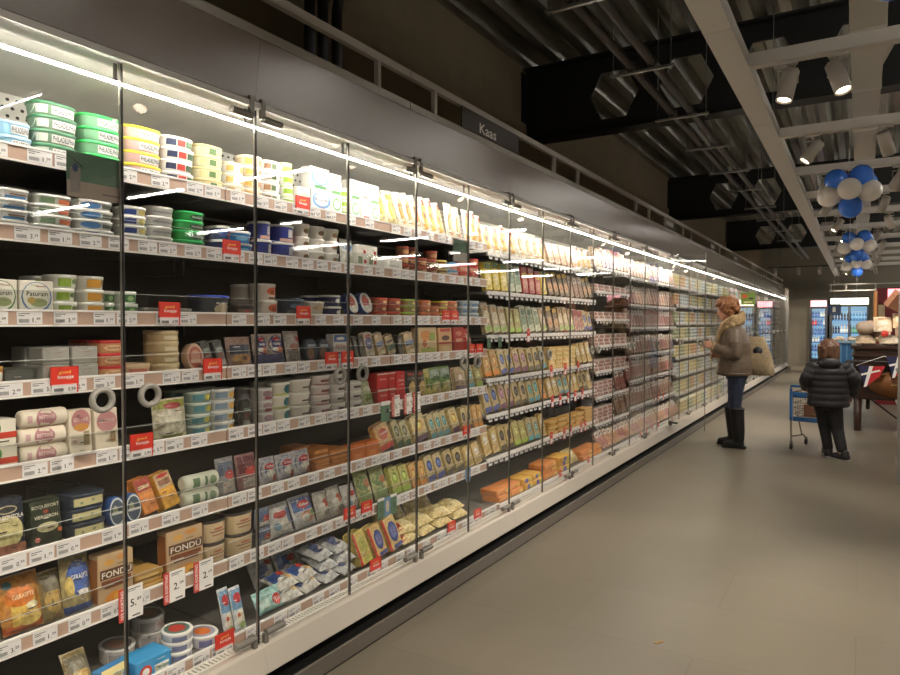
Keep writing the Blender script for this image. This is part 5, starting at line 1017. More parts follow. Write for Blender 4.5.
# build: the 300 of a kind that show largest are things, the rest of that kind is one object
PROTO = {}
def proto(key, detail):
    if (key, detail) in PROTO: return PROTO[(key, detail)]
    name, cat, look, w, h, d, fn = D[key]
    b, l, ln_ = fn(far=(detail == 0)) if detail < 2 else fn()
    if detail == 2 and l: r = (b.mesh(name), l.mesh('lid'))
    else:
        if l: b.merge(l)
        r = (b.mesh(name), None)
    for me in r:
        if me:
            bm = bmesh.new(); bm.from_mesh(me)
            bm.to_mesh(me); bm.free()
    PROTO[(key, detail)] = r
    return r
by = defaultdict(list)
for it in ITEMS: by[D[it['key']][0]].append(it)
single = []; STUFF = {}
for name, its in by.items():
    its.sort(key=lambda t: Vector((t['loc'][0], t['loc'][1], t['loc'][2] - H)).length)
    single += its[:300]
    if its[300:]: STUFF[name] = its[300:]
cols = defaultdict(list)
for it in single: cols[(it['key'], it['si'], it['n'], it['back'])].append(it)
for (key, si, n, back), its in cols.items():
    name, cat, look, w, h, d, fn = D[key]
    runs = sorted({t['run'] for t in its}, key=lambda r: min(t['y'] for t in its if t['run'] == r))
    near = n < 5
    for t in its:
        me, lid = proto(key, 2 if near else (1 if n < 9 else 0))
        o = bpy.data.objects.new(name, me); COL.objects.link(o)
        o.location = t['loc']; o.rotation_euler = t['rot']; o.scale = (1, t['sy'], t['sz'])
        if lid:
            lo = bpy.data.objects.new('lid', lid); COL.objects.link(lo); lo.parent = o
        p = []
        if t['nst'] > 1: p.append('top of stack' if t['k'] == t['nst'] - 1 else ('bottom of stack' if t['k'] == 0 else f'{ordn(t["nst"] - 1 - t["k"])} from top'))
        if len(runs) > 1:
            i = runs.index(t['run']); p.append((('left', 'right')[i] if len(runs) == 2 else ordn(i)) + (' column' if t['nst'] > 1 else ' one'))
        if back: p.append('back row')
        lab = look + ', ' + ' '.join([x + ',' for x in p]) + f' {SHN[t["ns"]][si]} shelf, {door_word(n)} door'
        lab = ' '.join(lab.split())
        if len(lab.split()) > 16: lab = lab.replace(' of stack', '').replace(' from top', ' down')
        if len(lab.split()) > 16: lab = lab.replace(' column', '')
        tag(o, lab, cat, f'{cat}s on the {SHN[t["ns"]][si]} shelf, {door_word(n)} door')
for name, its in STUFF.items():
    b = MB(); g = {}
    for t in its:
        if t['key'] not in g:
            bb, l, _ = D[t['key']][6](far=True)
            if l: bb.merge(l)
            g[t['key']] = bb
        from mathutils import Euler
        M = Matrix.Translation(t['loc']) @ Euler(t['rot']).to_matrix().to_4x4() @ Matrix.Diagonal((1, t['sy'], t['sz'], 1))
        b.merge(g[t['key']], M)
    o = b.build(name, recalc=False)
    words = {'dairy_tub': 'rows of small dairy tubs far down the refrigerated cases', 'cheese_packet': 'rows of sliced cheese packets further down the cases'}
    tag(o, words.get(name, f'rows of {name.replace("_", " ")} goods far down the cases'), D[its[0]['key']][1], None, 'stuff')
print('ITEMS', len(ITEMS), {k: len(v) for k, v in by.items()})
# ------------------------------------------------------------------ back of the shop: drinks coolers and furniture
def zat(py, X, Y):
    """height of the point over (X, Y) that stands in view row py"""
    t = (337.5 - py) / F; q = -X * sT + Y * cT
    return H + q * (t * cP - sP) / (cP + t * sP)
M_COOL = mat((30, 34, 40), .4); M_CIN = mat((150, 190, 220), .5, 0, .75); M_HDR = mat((255, 252, 230), .5, 0, 3.2); M_HDRR = mat((255, 150, 160), .5, 0, 2.6)
BOT = {}
def bottle_mesh(c, cap, can=False):
    k = (c, cap, can)
    if k not in BOT:
        b = MB()
        if can: b.lathe([(.026, 0), (.032, .008), (.032, .11), (.026, .12), (.001, .12)], mat(c, .3), 10)
        else:
            b.lathe([(.03, 0), (.033, .01), (.033, .13), (.014, .18), (.013, .2)], mat(c, .25), 10); b.lathe([(.0145, .2), (.0145, .222), (.001, .222)], mat(cap, .4), 10)
            b.lathe([(.0335, .05), (.0335, .11)], mat([min(255, v + 60) for v in c], .4), 10, caps=False)
        BOT[k] = b.mesh('drinks_bottle' if not can else 'drinks_can')
    return BOT[k]
def cooler(name, x0, x1, Y, h, label, ndoor, shelves, hdr, which):
    w = x1 - x0
    r = empty(name, ((x0 + x1) / 2, Y, 0)); tag(r, label, 'fridge')
    b = MB(); a = w / 2
    for s in (-1, 1): b.box(min(s * a, s * (a - .04)), max(s * a, s * (a - .04)), 0, .62, .0, h, M_COOL)
    b.box(-a + .04, a - .04, .58, .62, 0, h, M_COOL); b.box(-a + .04, a - .04, 0, .6, 0, .22, M_COOL); b.box(-a + .04, a - .04, .02, .6, h - .04, h, M_COOL)
    b.build('cabinet', r)
    MB().box(-a + .04, a - .04, .56, .578, .24, h - .3, M_CIN).build('lit_back', r)
    hb = MB().box(-a + .01, a - .01, -.03, .02, h - .27, h - .02, M_COOL); hb.box(-a + .03, a - .03, -.034, -.03, h - .25, h - .05, hdr)
    if ndoor > 1: hb.box(-a + .02, a - .02, -.036, -.03, h - .268, h - .25, mat((196, 206, 60), .5))
    hb.build('header_sign', r)
    dw = (w - .08) / ndoor
    for d in range(ndoor):
        xa = -a + .04 + d * dw
        g = MB().box(xa + .003, xa + dw - .003, -.02, -.012, .24, h - .29, GLASS).build('door', r)
        f = MB()
        for (p, q, s, t) in ((xa + .003, xa + .035, .23, h - .285), (xa + dw - .035, xa + dw - .003, .23, h - .285)): f.box(p, q, -.03, -.0205, s, t, M_COOL)
        f.box(xa + .035, xa + dw - .035, -.03, -.0205, .23, .27, M_COOL); f.box(xa + .035, xa + dw - .035, -.03, -.0205, h - .32, h - .285, M_COOL); f.build('door_frame', g)
        MB().tube([(xa + .05, -.045, 1.0), (xa + .05, -.045, 1.4)], .01, M_STEEL, 6).build('handle', g)
    n = len(shelves); gap = (h - .32 - .26) / n
    for k in range(n):
        z = .25 + k * gap
        s = MB().box(-a + .045, a - .045, .02, .54, z - .012, z, mat((170, 180, 190), .5)); s.box(-a + .045, a - .045, .005, .02, z - .02, z + .02, mat((70, 120, 190), .5)); s.build('shelf', r)
        cc = shelves[n - 1 - k]; cnt = int((w - .12) / .078)
        for i in range(cnt):
            c = cc[int(i * len(cc) / cnt)]
            me = bottle_mesh(c, R_ if c[0] > 100 else W_, gap < .26)
            o = bpy.data.objects.new(me.name.split('.')[0], me); COL.objects.link(o); o.location = ((x0 + x1) / 2 - a + .06 + .039 + i * (w - .12) / cnt, Y + .09, z + .0005)
            if gap > .26: o.scale = (1, 1, min(1.25, (gap - .05) / .222))
            nm = {True: 'can', False: 'bottle'}[gap < .26]
            cn = 'red' if c[0] > 150 and c[1] < 110 else ('green' if c[1] > c[0] + 20 and c[1] > c[2] else ('dark' if max(c) < 90 else ('white' if min(c) > 150 else 'blue')))
            tag(o, f'{cn} drinks {nm} on the {ORD[n - 1 - k]} shelf of the {which} drinks cooler', nm, f'{cn} drinks on the {ORD[n - 1 - k]} shelf of the {which} cooler')
YC = 25.3
BL = (60, 90, 160); WH = (200, 205, 210); RE = (190, 40, 50); GR = (70, 150, 90); DK = (40, 40, 60); LB_ = (90, 150, 210)
cooler('drinks_cooler', xat(809.5, YC, 1.4), xat(827.5, YC, 1.4), YC, zat(299, -1.1, YC), 'narrow black drinks cooler with red header against the back wall', 1, [(BL, WH), (RE, BL, WH), (BL,), (WH, BL), (BL, RE), (LB_, BL)], M_HDRR, 'narrow')
cooler('drinks_cooler', xat(829.5, YC, 1.4), xat(869.5, YC, 1.4), YC, zat(296.5, 0, YC), 'wide two-door drinks cooler with glowing white header against back wall', 2, [(DK, DK, LB_, LB_), (DK, WH, GR, GR), (RE, RE, GR, WH), (LB_, BL, WH, GR)], M_HDR, 'wide')
# small blue hanging sign in front of the coolers
y = 17.0; x = xat(834, y, 1.9)
tag(MB().box(x - .13, x + .13, y, y + .01, zat(315, x, y), zat(304, x, y), mat((60, 76, 110), .5)).box(x - .03, x + .03, y - .002, y, zat(312, x, y), zat(307, x, y), M_LAB).tube([(x, y + .005, zat(304, x, y)), (x, y + .005, 2.99)], .004, M_STEEL, 6).build('hanging_sign'), 'small dark blue sign hanging before the wide drinks cooler', 'sign')
# white hanging frame over the bread display
y = 20.0; xa = xat(829, y, 2.4); zt, zb = zat(284, xa, y), zat(291.5, xa, y)
r = empty('overhead_grid', (xa, y, zb)); tag(r, 'white open frame hanging in front of the drinks coolers', 'frame')
MB().box(0, 4, -.02, .02, zt - zb - .03, zt - zb, M_WHITE).build('upper_bar', r); MB().box(0, 4, -.02, .02, -.0, .03, M_WHITE).build('lower_bar', r)
for px in (0.02, .36, 1.0, 2.0): MB().box(px, px + .03, -.015, .015, .03, zt - zb - .03, M_WHITE).build('post', r)
for px in (.2, 2.2): MB().tube([(px, 0, zt - zb), (px, 0, 4.05 - zb)], .005, M_STEEL, 6).build('rod', r)
# dark track with spotlights near the back wall
y = 22.6; xa = xat(768, y, 3); xb = xat(850, y, 3); z = zat(267, (xa + xb) / 2, y)
b = MB().box(xa, xb + 2, y - .02, y + .02, z, z + .035, M_BLACK)
for px in (xa + .3, xb - .3): b.tube([(px, y, z + .03), (px, y, 4.06)], .005, M_BLACK, 6)
tag(b.build('light_track'), 'thin dark lighting track hanging near the back wall', 'track')
for k, px in enumerate((775, 798, 819, 843)):
    rt = copy_tree(sp0); X = xat(px, y, z); rt.location = (X, y, z - .0005); hd = [c for c in rt.children if c.name.startswith('lamp_head')][0]
    d = Vector((.1 * (k - 1), 1, -1.1)).normalized(); hd.rotation_euler = Vector((0, 0, -1)).rotation_difference(d).to_euler()
    tag(rt, f'small white spotlight on the dark track, {ORD[k]} from the left', 'spotlight', 'spotlights on the dark track')
    L = bpy.data.lights.new('spot_lamp', 'SPOT'); L.energy = 200; L.color = (1, .88, .72); L.spot_size = radians(85); L.spot_blend = .8; L.shadow_soft_size = .05
    lo = bpy.data.objects.new('spot_lamp', L); COL.objects.link(lo); lo.location = Vector((X, y, z - .13)) + d * .13; lo.rotation_euler = hd.rotation_euler
# balloons
BLU = (52, 112, 214); WHB = (236, 230, 222)
def balloon_mesh(c):
    b = MB(); R0 = .13
    prof = [(.001, R0)] + [(R0 * sin(t), R0 * cos(t) * (1 if t < 1.7 else 1.12)) for t in [pi * k / 12 for k in range(1, 12)]] + [(.012, -R0 * 1.15), (.016, -R0 * 1.22), (.001, -R0 * 1.22)]
    b.lathe(prof, mat(c, .22), 24); return b.mesh('balloon')
BM = {BLU: balloon_mesh(BLU), WHB: balloon_mesh(WHB)}
def cluster(px, py, Y, label, z=None):
    X = xat(px, Y, 2.8); z = z or zat(py, X, Y)
    r = empty('balloon_cluster', (X, Y, z)); r.scale = (.76,) * 3; tag(r, label, 'balloons', 'blue and white balloon clusters')
    pos = []
    pos += [(BLU, -.13, -.04, .14), (BLU, .13, -.05, .16), (BLU, .17, .14, .11), (BLU, -.1, .15, .12)]
    pos += [(WHB, -.21, -.03, -.05), (WHB, .01, -.15, .0), (WHB, .22, -.02, -.02), (WHB, .0, .19, -.03), (BLU, .02, -.02, -.2)]
    for c, x, y_, zz in pos:
        o = bpy.data.objects.new('balloon', BM[c]); COL.objects.link(o); o.parent = r; o.location = (x, y_, zz)
        v = Vector((x, y_, zz * .8)).normalized(); o.rotation_euler = Vector((0, 0, 1)).rotation_difference(v).to_euler()
    MB().tube([(0, 0, 0), (0, 0, (3.05 - z) / .76)], .003, M_LAB, 5).build('string', r)
    if z < 2.85: MB().tube([(.02, -.02, -.34), (.02, 0, -.5), (0, .01, -.75)], .002, M_LAB, 5).build('loose_string', r)
cluster(847, 191, 7.2, 'cluster of blue and white balloons hanging lowest in view, nearest above the child')
cluster(855.5, 245, 12.05, 'second cluster of blue and white balloons down the aisle')
cluster(855.5, 264, 15.1, 'farthest cluster of blue and white balloons, before the drinks coolers')
cluster(883, 0, 2.93, 'blue balloon cluster at the top edge, nearest overhead', 2.87)
# blue display table and dark basket
y = 15.0; xa, xb = xat(838, y, 1), xat(862, y, 1); zt = zat(341, xa, y)
r = empty('display_table', ((xa + xb) / 2, y, 0)); tag(r, 'blue skirted display table behind the child, before the drinks coolers', 'table'); a = (xb - xa) / 2
MB().box(-a, a, 0, .8, zt - .04, zt, mat((120, 150, 170), .4)).build('table_top', r)
b = MB().box(-a + .02, a - .02, .02, .78, .45, zt - .04, mat((40, 92, 140), .5))
for k in range(4): b.box(-a + .05 + k * (2 * a - .1) / 3, -a + .06 + k * (2 * a - .1) / 3, .015, .02, .5, zt - .06, mat((120, 170, 200), .5))
b.build('skirt', r)
for sx in (-1, 1):
    for yy in (.06, .74): MB().box(sx * (a - .06) - .02, sx * (a - .06) + .02, yy - .02, yy + .02, 0, .45, M_DARK).build('leg', r)
for k in range(3):
    bm_ = pouch(.2, .1, .26, (214, 196, 170), [('rect', -.3, .3, .3, .6, (232, 226, 214))], seed=70 + k)[0]
    o = bm_.build('bread_bag', recalc=False); o.location = ((xa + xb) / 2 - .18 + .22 * k, y + .25, zt + .078); o.rotation_euler = (0, -1.5, -1.57); tag(o, f'pale bread bag on the blue display table, {("left", "middle", "right")[k]} one', 'bread', 'bread bags on the blue table')
# red lit advertising column
y = 14.2; xa = xat(876, y, 1.8); xb = xa + .46; h = zat(288, xa, y)
r = empty('advert_column', ((xa + xb) / 2, y, 0)); tag(r, 'tall red advertising column with lit pink top behind the bread', 'column')
MB().box(-.23, .23, 0, .3, 0, h, mat((120, 30, 34), .5)).build('body', r); MB().box(-.06, .23, -.006, 0, h - .28, h - .02, mat((255, 170, 180), .5, 0, 1.6)).build('lit_panel', r)
b = MB().box(-.2, -.1, -.012, 0, h - .75, h - .3, mat((196, 176, 140), .5)); b.build('poster', r)
# dark wooden market wagon with sausages and breads
M_WOOD = noisy('dark_wood', (34, 20, 15), (62, 38, 27), 5, .35, 0, (1.2, 9, 9))
YW = 10.5; xw = xat(853.5, YW, .8); zt = zat(347, xw, YW); zb = zat(399, xw, YW)
r = empty('market_wagon', (xw, YW, 0)); tag(r, 'dark wooden market wagon with bunting at the right edge', 'cart')
b = MB().bbox(0, 1.7, 0, 1.0, zb, zt, M_WOOD, .05, 4); b.bbox(-.03, 1.73, -.03, 1.03, zt - .03, zt + .02, M_WOOD, .05, 4); b.bbox(-.02, 1.72, -.02, 1.02, zt - .13, zt - .1, M_WOOD, .04, 4); b.build('wagon_body', r)
MB().tube([(-.08, -.06, zt - .19), (1.75, -.06, zt - .19)], .018, M_DARK, 8).build('push_bar', r)
P = MB().lathe([(.001, -.005), (.30, -.005), (.30, .0), (.001, .0)], mat((126, 78, 40), .35), 32, 'Y', (0, 0, 0)); po = P.build('oval_panel', r); po.location = (.62, -.006, zb + .21); po.scale = (1.5, 1, .6)
b = MB()
for k, (u0, u1, v) in enumerate(((.0, .34, .06), (-.12, .3, -.0), (.05, .28, -.06))): b.box(u0, u1, -.0075, -.0055, v - .007, v + .007, mat((196, 160, 110), .5))
lt = b.build('gilt_lettering', r); lt.location = (.55, -.006, zb + .21)
for X, yy in ((.06, .06), (.06, .94), (1.64, .06), (1.64, .94)): MB().tube([(X, yy, zb), (X, yy, .5), (X, yy, .1), (X, yy, 0)], [.06, .055, .045, .04], M_WOOD, 12).build('leg', r)
b = MB().tube([(.55, .2, zb), (.55, .2, 0)], .022, M_DARK, 8); b.tube([(.55, .2, .14), (.2, .2, zb)], .012, M_DARK, 6); b.tube([(.55, .2, .14), (.9, .2, zb)], .012, M_DARK, 6); b.box(.5, .6, .15, .25, 0, .02, M_DARK); b.build('braced_stand', r)
w = MB().lathe([(.001, -.025), (.06, -.025), (.075, -.015), (.075, .015), (.06, .025), (.001, .025)], M_DARK, 20, 'X').build('caster_wheel', r); w.location = (.18, .5, .32)
MB().tube([(.18, .5, .32), (.18, .5, zb)], .015, M_DARK, 6).build('caster_fork', r)
# bunting
r2 = empty('bunting', (xw + .06, YW - .085, zt - .2)); tag(r2, 'red white and blue pennant bunting hung along the wagon front', 'bunting')
MB().tube([(-.02 + .31 * k, -.0, -.04 + .13 * (k % 2)) for k in range(6)], .004, M_WHT, 6).build('cord', r2)
RD = mat((190, 36, 44), .6); NV = mat((36, 38, 78), .6)
for k in range(5):
    x = .0 + .31 * k; z0 = -.04 + .13 * (k % 2); b = MB(); e = .003
    def tri(pts, m, y_): b.prism(pts, y_, y_ + e, m, 'Y')
    tri([(x, z0), (x + .15, z0 - .01), (x + .08, z0 - .29)], NV, -.004); tri([(x + .15, z0 - .01), (x + .30, z0), (x + .24, z0 - .14), (x + .08, z0 - .29)], RD, -.004)
    tri([(x + .125, z0 - .005), (x + .17, z0 - .005), (x + .1, z0 - .275), (x + .065, z0 - .285)], M_WHT, -.0065); tri([(x + .03, z0 - .11), (x + .04, z0 - .135), (x + .25, z0 - .07), (x + .24, z0 - .05)], M_WHT, -.0062)
    o = b.build('pennant', r2)
# goods on the wagon
zz = zt + .022; k = 0
def wg(fn, name, loc, rot, label, cat, sc=1):
    o = fn.build(name, recalc=False); o.location = (xw + loc[0], YW + loc[1], zz + loc[2]); o.rotation_euler = rot; o.scale = (sc,) * 3; tag(o, label, cat, cat + ' goods on the wagon')
LOOK = ['front left', 'front middle', 'front right', 'second row left', 'second row middle', 'second row right']
for k in range(6):
    c = [(206, 180, 150), (222, 206, 180), (196, 160, 120)][k % 3]
    wg(pouch(.24, .1, .34, c, [('rect', -.3, .3, .3, .62, (232, 222, 206)), ('ell', .1, .75, .2, .08, (190, 150, 110))], seed=80 + k)[0], 'bread_bag', (.14 + .27 * (k % 3), .04 + .36 * (k // 3), .078 + .03 * (k // 3)), (0, -1.42, -1.57), f'cellophane bread bag lying on the wagon, {LOOK[k]}', 'bread', .95)
wg(MB().sphere((0, 0, .13), .15, mat((150, 122, 100), .6), 20, 12, (1.1, 1, .85)), 'bread_loaf', (.20, .80, .08), (0, 0, 0), 'large round brown loaf at the left back of the wagon', 'bread')
for k in range(4):
    c = [(222, 200, 170), (206, 176, 140), (190, 160, 132), (214, 196, 176)][k]
    wg(pouch(.22, .09, .38, c, [('rect', -.3, .3, .3, .55, (232, 224, 210)), ('ell', 0, .75, .3, .1, (176, 136, 100))], seed=120 + k)[0], 'bread_bag', (.34 + .22 * k, .30, .22 + .05 * k), (0, -1.0, -1.57), f'cellophane bread bag on the upper layer of the wagon heap, {ORD[k]} from left', 'bread', .95)
wg(MB().sphere((0, 0, .1), .11, mat((186, 166, 150), .7), 20, 12, (1.2, 1, .8)), 'bread_loaf', (.14, .50, .14), (0, .1, .3), 'pale floured loaf beside the large round loaf', 'bread')
wg(MB().tube([(0, 0, 0), (0, 0, .46)], [.028, .022], mat((150, 100, 56), .5), 12), 'wooden_pole', (.26, .97, .3), (0, 0, 0), 'upright wooden pole at the left back of the wagon', 'pole')
bx = MB().bbox(-.17, .17, -.13, .13, -.12, .12, mat((126, 82, 58), .7), .004); bx.box(-.172, .172, -.05, .0, .03, .05, mat((70, 40, 30), .7)); bx.box(-.1, .1, -.132, -.13, .0, .06, mat((60, 34, 28), .7))
wg(bx, 'cardboard_box', (.58, .66, .56), (.25, .55, .3), 'brown cardboard box tilted on top of the bread pile', 'box', 1.0)
for k in range(5):
    c = [(196, 168, 138), (176, 150, 128), (210, 190, 164)][k % 3]
    wg(pouch(.2, .09, .42, c, [('rect', -.3, .3, .25, .5, (222, 210, 190)), ('ell', 0, .75, .3, .1, (160, 120, 90))], seed=95 + k)[0], 'sausage_bag', (.36 + .24 * k, .93 - .0 * k, .05), (0, -.62, -1.57 ), f'cellophane bag leaning at the back of the wagon, {ORD[k]} from the left', 'bread', .95)
wg(MB().sphere((0, 0, .04), .045, mat((200, 50, 40), .4)), 'red_cheese', (.36, .22, .115), (0, 0, 0), 'single red round cheese on the bread bags', 'cheese')
# shelf end just inside the right edge
yE = 7.2; xe = xat(898.6, yE, 1.0)
r = empty('shelf_end', (xe + .15, yE, 0)); tag(r, 'grey end upright of a shelf unit at the right edge', 'shelf')
MB().box(-.15, .15, 0, .05, 0, zat(292, xe, yE), mat((116, 112, 104), .45)).build('upright', r)
for z_ in (.15, .4, .7, 1.0): MB().box(-.15, .15, .0501, .45, z_, z_ + .02, mat((140, 136, 128), .45)).build('shelf_board', r)
# crumb on the floor
X = xat(660, 3.1, 0); o = MB().bbox(-.024, .024, -.004, .004, 0, .004, mat((170, 132, 62), .7), .003).build('paper_scrap'); q = None
Yp = 3.06; o.location = (xat(661, Yp, 0), Yp, .0005); o.rotation_euler = (0, 0, .9); tag(o, 'tiny yellow paper scrap lying on the open floor', 'litter')
# ------------------------------------------------------------------ people
def fuse(mb, name, voxel, m, parent, smooth=6, fac=.5):
    me = mb.mesh('tmp'); bm = bmesh.new(); bm.from_mesh(me); bmesh.ops.remove_doubles(bm, verts=bm.verts, dist=1e-6); bmesh.ops.recalc_face_normals(bm, faces=bm.faces); bm.to_mesh(me); bm.free()
    o = bpy.data.objects.new('tmp', me); COL.objects.link(o)
    r = o.modifiers.new('r', 'REMESH'); r.mode = 'VOXEL'; r.voxel_size = voxel
    s = o.modifiers.new('s', 'SMOOTH'); s.iterations = smooth; s.factor = fac
    e = bpy.data.meshes.new_from_object(o.evaluated_get(bpy.context.evaluated_depsgraph_get()))
    bpy.data.objects.remove(o); bpy.data.meshes.remove(me)
    e.name = name; e.materials.clear(); e.materials.append(m); e.polygons.foreach_set('use_smooth', [True] * len(e.polygons)); e.polygons.foreach_set('material_index', [0] * len(e.polygons))
    r = bpy.data.objects.new(name, e); COL.objects.link(r); r.parent = parent
    return r
S_ = mat((100, 100, 100))
def stack(b, secs, seg=24):
    """closed body of elliptical sections (x, y, z, rx, ry)"""
    x, y, z, rx, ry = secs[0]; x2, y2, z2, rx2, ry2 = secs[-1]
    secs = [(x, y, z - .02 * (1 if secs[-1][2] > z else -1), rx * .5, ry * .5)] + secs + [(x2, y2, z2 + .02 * (1 if secs[-1][2] > z else -1), rx2 * .5, ry2 * .5)]
    b.loft([[(s[0] + s[3] * cos(t), s[1] + s[4] * sin(t), s[2]) for t in [2 * pi * k / seg for k in range(seg)]] for s in secs], S_)
def limb(b, pts, rs, seg=14):
    pts = [Vector(p) for p in pts]
    P = []; Rr = []
    for i in range(len(pts) - 1):
        for k in range(4): P.append(pts[i].lerp(pts[i + 1], k / 4)); Rr.append(rs[i] + (rs[i + 1] - rs[i]) * k / 4)
    P.append(pts[-1]); Rr.append(rs[-1])
    d0 = (P[0] - P[1]).normalized() * Rr[0] * .5; d1 = (P[-1] - P[-2]).normalized() * Rr[-1] * .5
    b.tube([P[0] + d0] + P + [P[-1] + d1], [Rr[0] * .6] + Rr + [Rr[-1] * .6], S_, seg)
def hand(b, wrist, tip, side, curl, s=1.0):
    """palm, four unequal bent fingers and a thumb leaving the side of the palm; `side` points to the thumb, `curl` to where the fingers bend"""
    w = Vector(wrist); d = (Vector(tip) - w).normalized(); sd = (Vector(side) - d * d.dot(Vector(side))).normalized(); cu = Vector(curl); cu = (cu - d * d.dot(cu)).normalized()
    for q in (-.026, -.009, .009, .026): limb(b, [w + sd * q * .7 * s, w + d * .085 * s + sd * q * s], [.014 * s, .013 * s], 8)
    for q, L in ((.029, .068), (.010, .078), (-.010, .072), (-.028, .055)):
        p0 = w + d * .08 * s + sd * q * s; p1 = p0 + (d * .75 + cu * .5).normalized() * L * .5 * s; p2 = p1 + (d * .1 + cu).normalized() * L * .35 * s; p3 = p2 + (cu * .8 - d * .5).normalized() * L * .25 * s
        limb(b, [p0, p1, p2, p3], [.0095 * s, .0088 * s, .008 * s, .0072 * s], 8)
    t0 = w + d * .03 * s + sd * .03 * s; t1 = t0 + (sd * .8 + d * .6).normalized() * .035 * s; t2 = t1 + (d * .8 + cu * .6).normalized() * .03 * s
    limb(b, [t0, t1, t2], [.013 * s, .011 * s, .009 * s], 8)
def head(b, c, s, tilt):
    """head facing +X round c; returns the matrix that carries head coordinates"""
    M = Matrix.Translation(c) @ Matrix.Rotation(tilt, 4, 'Y') @ Matrix.Diagonal((s, s, s, 1))
    b.sphere((-.008, 0, .022), .1, S_, 20, 14, (.98, .78, .98), M); b.sphere((.018, 0, -.045), .078, S_, 18, 12, (.9, .76, 1.0), M)
    b.sphere((.06, 0, -.092), .03, S_, 12, 8, (.9, 1.1, .8), M)                       # chin
    b.loft([[tuple(M @ Vector(p)) for p in r] for r in ([(.08, .006, .02), (.08, -.006, .02), (.1, -.005, .016), (.1, .005, .016)], [(.08, .012, -.022), (.08, -.012, -.022), (.118, -.009, -.02), (.118, .009, -.02)], [(.07, .014, -.034), (.07, -.014, -.034), (.1, -.01, -.034), (.1, .01, -.034)])], S_)
    b.sphere((.083, 0, -.055), .016, S_, 10, 6, (.7, 1.5, .5), M); b.sphere((.08, 0, -.067), .015, S_, 10, 6, (.7, 1.4, .5), M)   # lips
    b.sphere((.075, .0, .03), .03, S_, 12, 8, (.5, 1.7, .4), M)                        # brow
    for y in (-1, 1): b.sphere((-.008, y * .08, -.01), .026, S_, 12, 8, (.8, .35, 1.2), M)   # ears
    return M
def eyes(M, parent):
    for y, w in ((-1, 'right'), (1, 'left')):
        b = MB().sphere((.078, y * .034, .008), .013, mat((230, 226, 220), .3), 12, 8, M=M); b.sphere((.0875, y * .034, .007), .006, mat((40, 30, 24), .3), 10, 6, M=M); b.build('eye', parent)
SKIN = mat((206, 150, 122), .5)
# --- the woman at the open door, facing the fridge (her +X is towards the fridge)
YWm = 8.42; XWm = xat(738, YWm, 0)
W = empty('person', (XWm, YWm, 0), pi); tag(W, 'person with curly red hair, brown coat and tall black boots opening a fridge door', 'person')
b = MB()
stack(b, [(.0, 0, .84, .11, .16), (.0, 0, .93, .13, .17), (.02, 0, 1.08, .105, .14), (.03, 0, 1.24, .115, .165), (.03, 0, 1.35, .09, .165), (.05, 0, 1.41, .06, .09)])
limb(b, [(.05, 0, 1.40), (.09, 0, 1.54)], [.056, .05])
HM = head(b, (.13, 0, 1.60), 1.0, .28)
for s, hip, kn, an in ((1, (0, .09, .9), (.01, .095, .5), (-.035, .095, .09)), (-1, (0, -.09, .9), (.05, -.09, .5), (.06, -.10, .09))):
    limb(b, [hip, kn, an], [.085, .056, .042]); limb(b, [(an[0] - .03, an[1], .05), (an[0] + .15, an[1], .035)], [.038, .03])
sh, el, wr, tp = (.02, .17, 1.35), (-.01, .25, 1.09), (.25, .215, 1.175), (.34, .20, 1.215)
limb(b, [sh, el, wr], [.048, .038, .028]); hand(b, wr, tp, (0, -.2, 1), (.2, -1, 0))
sh2, el2, wr2 = (.02, -.17, 1.35), (.0, -.25, 1.09), (.22, -.17, 1.06)
limb(b, [sh2, el2, wr2], [.048, .038, .028]); hand(b, wr2, (.32, -.13, 1.06), (0, .3, 1), (.2, .8, -.3))
fuse(b, 'body', .0065, SKIN, W, 4); eyes(HM, W)
M_COAT = noisy('brown_coat', (84, 70, 56), (108, 92, 76), 14, .5, 0, (1, 1, 2), 5, .25)
M_FUR = noisy('fleece', (140, 116, 82), (186, 160, 122), 40, .95, 0, (1, 1, 1), 6, .6)
b = MB()
stack(b, [(.035, 0, .87, .19, .225), (.03, 0, .95, .185, .22), (.03, 0, 1.08, .165, .205), (.03, 0, 1.22, .165, .215), (.03, 0, 1.33, .13, .205), (.035, 0, 1.40, .09, .14), (.05, 0, 1.45, .075, .085)], 32)
limb(b, [(.02, .165, 1.355), (-.0, .235, 1.22), (-.015, .25, 1.09), (.1, .235, 1.125), (.225, .217, 1.165)], [.082, .078, .075, .066, .058])
limb(b, [(.02, -.165, 1.355), (.0, -.235, 1.22), (.0, -.25, 1.09), (.1, -.21, 1.075), (.2, -.177, 1.062)], [.082, .078, .075, .066, .058])
co_ = fuse(b, 'coat', .011, M_COAT, W, 5); co_['label'] = 'brown suede coat'
b = MB()
stack(b, [(.035, 0, .845, .192, .228), (.035, 0, .88, .196, .232)], 32); tr = fuse(b, 'coat_hem', .009, M_COAT, W, 3)
for s, w_, e_ in ((1, (.215, .2185, 1.162), (.238, .2165, 1.17)), (-1, (.19, -.18, 1.063), (.212, -.173, 1.061))):
    MB().tube([w_, e_], .062, M_FUR, 16).build('cuff', co_)
b = MB(); rnd = random.Random(5)
for k in range(150):
    t = rnd.uniform(0, 2 * pi); q = rnd.uniform(-.045, .05); x = .055 + .105 * cos(t); y = .125 * sin(t); z = 1.45 + q - .06 * cos(t)
    b.sphere((x, y, z), rnd.uniform(.026, .042), S_, 8, 6)
limb(b, [(.16, .04, 1.40), (.20, .03, 1.25), (.205, .02, 1.1)], [.045, .04, .03]); limb(b, [(.16, -.04, 1.40), (.20, -.03, 1.25), (.205, -.02, 1.1)], [.045, .04, .03])
fuse(b, 'fleece_collar', .009, M_FUR, W, 2)
M_JEAN = noisy('denim', (30, 38, 56), (46, 56, 78), 20, .8, 0, (1, 1, 1), 6)
